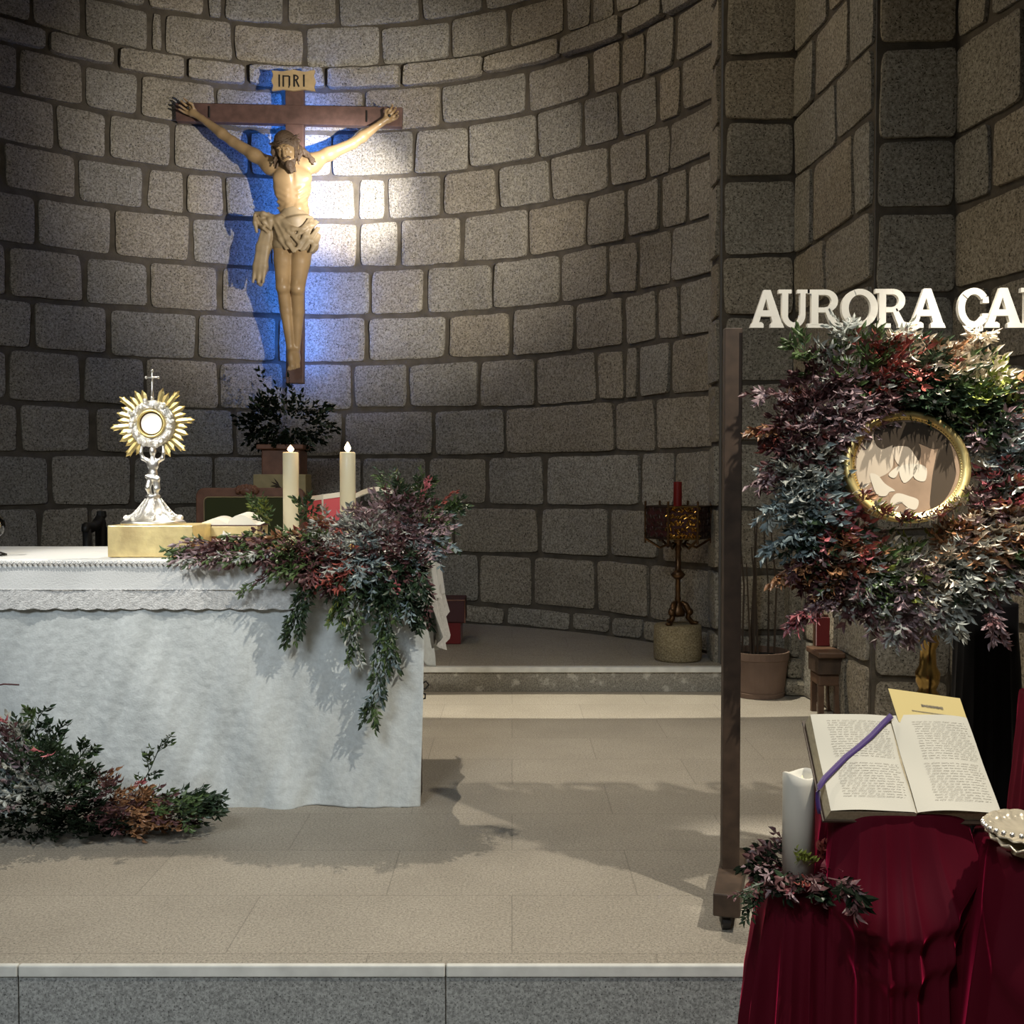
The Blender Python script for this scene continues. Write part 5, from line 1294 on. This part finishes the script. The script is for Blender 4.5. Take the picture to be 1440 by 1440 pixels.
# ivory electric candle
rc_ = 22.5 * YN / F
ec = thing('ivory_led_candle', 'thick ivory electric pillar candle standing inside the small leaf ring', 'candle', (xn, YN, zn))
ztc = Z(1088, YN)
rows = []
for r_, z_ in ((.0005, zn + .002), (rc_, zn + .002), (rc_, ztc - .02), (rc_, ztc), (rc_ - .003, ztc + .002), (rc_ - .006, ztc - .006), (rc_ * .5, ztc - .022), (.0005, ztc - .026)):
    rows.append([(xn + r_ * math.cos(t), YN + r_ * math.sin(t), z_ + (.006 * math.sin(t * 2 + .5) if z_ > ztc - .003 else 0)) for t in [2 * PI * k / 36 for k in range(36)]])
MB().grid(rows, 0, True).build('wax', M['wax_white'], ec, smooth=True)
MB().lathe((xn + .002, YN - rc_ * .55, ztc - .032), [(.0003, 0), (.0050, .008), (.0058, .013), (.003, .024), (.0003, .034)], 12).build('flame', M['ledflame'], ec, smooth=True)
fo = Foliage(55); cw = thing('candle_wreath', 'small dark leaf ring with red and pink leaves around the ivory candle', 'wreath', (xn, YN, zn))
for i in range(150):
    t = fo.r.uniform(0, 2 * PI); r_ = fo.r.uniform(.045, .085)
    b = Vector((xn + .02 + 1.15 * r_ * math.cos(t), YN + r_ * math.sin(t), zn + .012 + fo.r.uniform(0, .035)))
    d = Vector((math.cos(t) + fo.r.uniform(-.5, .5), math.sin(t) + fo.r.uniform(-.5, .3), fo.r.uniform(-.2, .7)))
    c = fo.r.choice(['burgundy', 'burgundy', 'shade_green', 'burgundy', 'dark_green', 'mauve', 'burgundy', 'shade_green']) if fo.r.random() > .08 else fo.r.choice(['red', 'pink'])
    fo.sp(c, b, d, n_leaves=5, L_=.026, W_=.013, length=.045, droop=.4)
strand([(1080, 1240, 2.2), (1062, 1245, 2.19), (1045, 1252, 2.18)], 12, ['dark_green', 'burgundy'], .016, .025, .5)
strand([(1066, 1245, 2.19), (1058, 1262, 2.18), (1052, 1284, 2.18)], 9, ['dark_green', 'shade_green'], .016, .022, .5)
strand([(1165, 1235, 2.08), (1190, 1240, 2.03), (1205, 1262, 2.02)], 9, ['burgundy', 'shade_green'], .034, .03, .6)
for k in range(10): fo.sp('lime', P(1130 + fo.r.uniform(-14, 8), 1213 + fo.r.uniform(-8, 6), YN - rc_ - .01), (fo.r.uniform(-.6, .6), -.3, .8), n_leaves=4, L_=.016, W_=.008, length=.02)
for k in range(8): fo.sp('red', P(1158 + fo.r.uniform(-8, 8), 1208 + fo.r.uniform(-8, 8), YN - .03), (fo.r.uniform(-.4, .6), -.3, .8), n_leaves=4, L_=.022, W_=.010, length=.03)
fo.build(cw)

# open register
Bl, Br_ = P(1168, 1141, 2.14), P(1408, 1146, 2.14)
Tl, Tr = P(1139, 1006, 2.34), P(1367, 1018, 2.34)
ex = (Br_ - Bl); ey = (Tl - Bl); Wb = ex.length; Hb = ey.length; ex.normalize(); ey.normalize(); en = ex.cross(ey).normalized()
gm = (P(1290, 1141, 2.14) - Bl).dot(ex)
def bp_(u, v, h=0): return Bl + ex * u + ey * v + en * h
rb = thing('open_register', 'large old handwritten register lying open on the burgundy draped pedestal', 'book', bp_(gm, .02, -.03))
def ph_l(u): q = u / gm; return .002 + .006 * math.sin(PI * q) - .004 * (q > .97)
def ph_r(u): q = (u - gm) / (Wb - gm); return .002 + .010 * math.sin(PI * min(1, q * 1.0)) ** .8
def skew(v): return -.016 * (1 - v / Hb) + .0
NP = 24
def page(name, u0, u1, hf, inset=0, dz=0):
    rows = [[bp_(u0 + (u1 - u0) * i / NP, Hb * j / 10, hf(u0 + (u1 - u0) * i / NP) + dz + .0012 * math.sin(j * .8 + i * .3)) for i in range(NP + 1)] for j in range(11)]
    return MB().grid(rows).build(name, M['page'], rb, smooth=True)
lp = page('left_page', 0, gm, ph_l); rp2 = page('right_page', gm, Wb, ph_r)
TH1 = .024
mb = MB()   # page block sides
for (u0, u1, v0, v1, d0, d1) in ((.0, gm, 0, Hb, -TH1, .0),): mb.add([bp_(u0 - .006, v0 - .002, d0), bp_(u1, v0 - .002, d0), bp_(u1, v1, d0), bp_(u0 - .006, v1, d0), bp_(u0, v0, d1), bp_(u1, v0, d1), bp_(u1, v1, d1), bp_(u0, v1, d1)],
       [(0, 3, 2, 1), (4, 5, 6, 7), (0, 1, 5, 4), (1, 2, 6, 5), (2, 3, 7, 6), (3, 0, 4, 7)])
mb.build('left_page_block', M['page_edge'], rb)
mb = MB(); mb.add([bp_(gm, .004, -TH1), bp_(Wb - .004, .004, -TH1), bp_(Wb - .004, Hb, -TH1), bp_(gm, Hb, -TH1), bp_(gm, 0.004, -.006), bp_(Wb, .004, -.001), bp_(Wb, Hb, -.001), bp_(gm, Hb, -.001)],
       [(0, 3, 2, 1), (4, 5, 6, 7), (0, 1, 5, 4), (1, 2, 6, 5), (2, 3, 7, 6), (3, 0, 4, 7)]); mb.build('right_page_block', M['page_edge'], rb)
mb = MB(); mb.add([bp_(a, b, c) for a, b, c in ((-.012, -.006, -TH1 - .005), (Wb + .006, -.006, -TH1 - .005), (Wb + .006, Hb + .004, -TH1 - .005), (-.012, Hb + .004, -TH1 - .005), (-.012, -.006, -TH1), (Wb + .006, -.006, -TH1), (Wb + .006, Hb + .004, -TH1), (-.012, Hb + .004, -TH1))],
       [(0, 3, 2, 1), (4, 5, 6, 7), (0, 1, 5, 4), (1, 2, 6, 5), (2, 3, 7, 6), (3, 0, 4, 7)]); mb.build('cover', M['wood'], rb)
# handwriting, line by line
rh = random.Random(9)
def writing(parent, u0, u1, v0, v1, hf, lh=.0072, margin=0, gap=None):
    mb = MB(); v = v1; n_ = 0
    while v > v0:
        if gap and gap[0] < v < gap[1]: v -= lh; continue
        u = u0 + margin + rh.uniform(0, .004); end = u1 - rh.uniform(0, .008)
        while u < end:
            wl = rh.uniform(.006, .020); pts = []; k = 0
            while k * .0011 < wl:
                up = rh.choice((.0006, .0012, .0018, .0030 if rh.random() < .25 else .001)); pts.append((u + k * .0011, v + (up if k % 2 else -.0003 - (.0015 if rh.random() < .08 else 0)))); k += 1
            for (a, b), (c, d) in zip(pts[:-1], pts[1:]):
                if c > end: break
                w_ = .00038; mb.add([bp_(a, b - w_, hf(a) + .0016), bp_(c, d - w_, hf(c) + .0016), bp_(c, d + w_, hf(c) + .0016), bp_(a, b + w_, hf(a) + .0016)], [(0, 1, 2, 3)])
            u += wl + rh.uniform(.002, .004)
        v -= lh
    return mb.build('handwriting', M['ink'], parent, kind='stuff')
writing(lp, .030, gm - .010, .030, Hb - .020, ph_l, .0064, 0, (.122, .134)); writing(rp2, gm + .040, Wb - .006, .020, Hb - .022, ph_r, .0066, 0, (.118, .126))
# yellow card tucked under the right page, its lower edge hidden
Kl, Kr = P(1249, 968, 2.385), P(1350, 982, 2.385); K2r, K2l = P(1366, 1030, 2.32), P(1264, 1015, 2.32)
yc_ = thing('yellow_card', 'pale yellow printed card sticking out above the open register', 'card', K2l)
cu = (Kr - Kl); cv_ = (K2l - Kl); cnn = cv_.cross(cu).normalized()
if cnn.y > 0: cnn = -cnn
q = [Kl, Kr, K2r, K2l]
MB().add([v for v in q] + [v - cnn * .0008 for v in q], [(0, 1, 2, 3), (7, 6, 5, 4), (0, 4, 5, 1), (1, 5, 6, 2), (2, 6, 7, 3), (3, 7, 4, 0)]).build('sheet', M['yellow_card'], yc_)
mb = MB()
def cardtext(u0, u1, v, h_, bold):
    u = u0
    while u < u1:
        wd = rh.uniform(.012, .03); 
        for sg in range(3):
            a = u + wd * sg / 3; b = a + wd * (.28 if bold else .24); hh = h_ * rh.uniform(.6, 1)
            if sg == 1: vs = [(a, v - hh * .3), (b, v - hh * .3), (b, v + hh * .3), (a, v + hh * .3)]
            else: vs = [(a, v - hh * .5), (b, v - hh * .5), (b, v + hh * .5), (a, v + hh * .5)]
            mb.add([Kl + cu * x + cv_ * y + cnn * .0006 for x, y in vs], [(0, 1, 2, 3)])
        u += wd * 1.12
cardtext(.40, .70, .40, .10, True); cardtext(.24, .78, .60, .045, False); cardtext(.84, .94, .60, .06, False); cardtext(.44, .82, .78, .04, False)
mb.build('printed_text', M['ink'], yc_, kind='stuff')
# ribbon
rbn = MB(); pts = [(1254, 1006), (1243, 1016), (1226, 1034), (1208, 1050), (1190, 1064), (1172, 1082), (1160, 1094), (1152, 1106)]
rows = []
def onbook(px, py):
    # intersect the view ray with the page plane
    a, b = ray(px, py); d = Vector((a, 1, b)); o = Vector((0, 0, CZ)); t = (bp_(0, 0, .011) - o).dot(en) / d.dot(en); return o + d * t
ws_ = 4.2
for i, (x_, y_) in enumerate(pts):
    a, b = pts[max(i - 1, 0)], pts[min(i + 1, len(pts) - 1)]; d = Vector((b[0] - a[0], b[1] - a[1])).normalized(); n_ = Vector((-d.y, d.x)) * ws_
    rows.append([onbook(x_ - n_.x, y_ - n_.y), onbook(x_, y_) + en * .001, onbook(x_ + n_.x, y_ + n_.y)])
e = onbook(1152, 1106)
for k, (dx, dz) in enumerate(((-.003, -.010), (-.004, -.025), (-.002, -.042), (.001, -.055))):
    rows.append([e + Vector((-.005 + dx, -.004, dz)), e + Vector((dx, -.005, dz)), e + Vector((.004 + dx, -.004, dz))])
rb_ = rbn.grid(rows).build('ribbon_bookmark', M['purple'], smooth=True); tag(rb_, 'purple ribbon bookmark lying diagonally across the left page of the register', 'ribbon')
so = rb_.modifiers.new('s', 'SOLIDIFY'); so.thickness = .0012
# shell dish
sh = thing('shell_dish', 'silver scalloped shell dish on the burgundy pedestal at the right edge', 'dish', (xq - .02, 2.04, zq))
def shell(cx, cy, cz, rx_, ry_, up_, tilt):
    rows = []
    for j in range(9):
        v = j / 8; row = []
        for i in range(73):
            t = 2 * PI * i / 72; rip = 1 + .045 * v * abs(math.sin(t * 9)); r_ = v * rip
            row.append((cx + rx_ * r_ * math.cos(t), cy + ry_ * r_ * math.sin(t), cz + up_ * v ** 2 * (1 + .12 * math.cos(t * 18)) + tilt * r_ * math.sin(t)))
        rows.append(row)
    return MB().grid(rows)
shb = shell(X(1452, 2.03, 1180), 2.04, zq + .012, .080, .07, .030, .02).build('lower_shell', M['pearl'], sh, smooth=True)
m5 = shb.modifiers.new('s', 'SOLIDIFY'); m5.thickness = .003
sh2 = shell(X(1462, 2.0, 1170), 2.05, zq + .035, .078, .07, .014, .012).build('upper_shell', M['pearl'], sh, smooth=True)
m5 = sh2.modifiers.new('s', 'SOLIDIFY'); m5.thickness = .003
mb = MB()
for i in range(30):
    t = 2 * PI * i / 30; mb.ball((X(1462, 2.0, 1170) + .079 * math.cos(t), 2.05 + .071 * math.sin(t), zq + .052), .0055, 8, 0, 5)
mb.build('scalloped_rim', M['silver'], sh, smooth=True)
MB().lathe((X(1455, 2.03), 2.04, zq + .001), [(.0005, 0), (.03, 0), (.022, .012), (.0005, .014)], 20).build('foot', M['pearl'], sh)
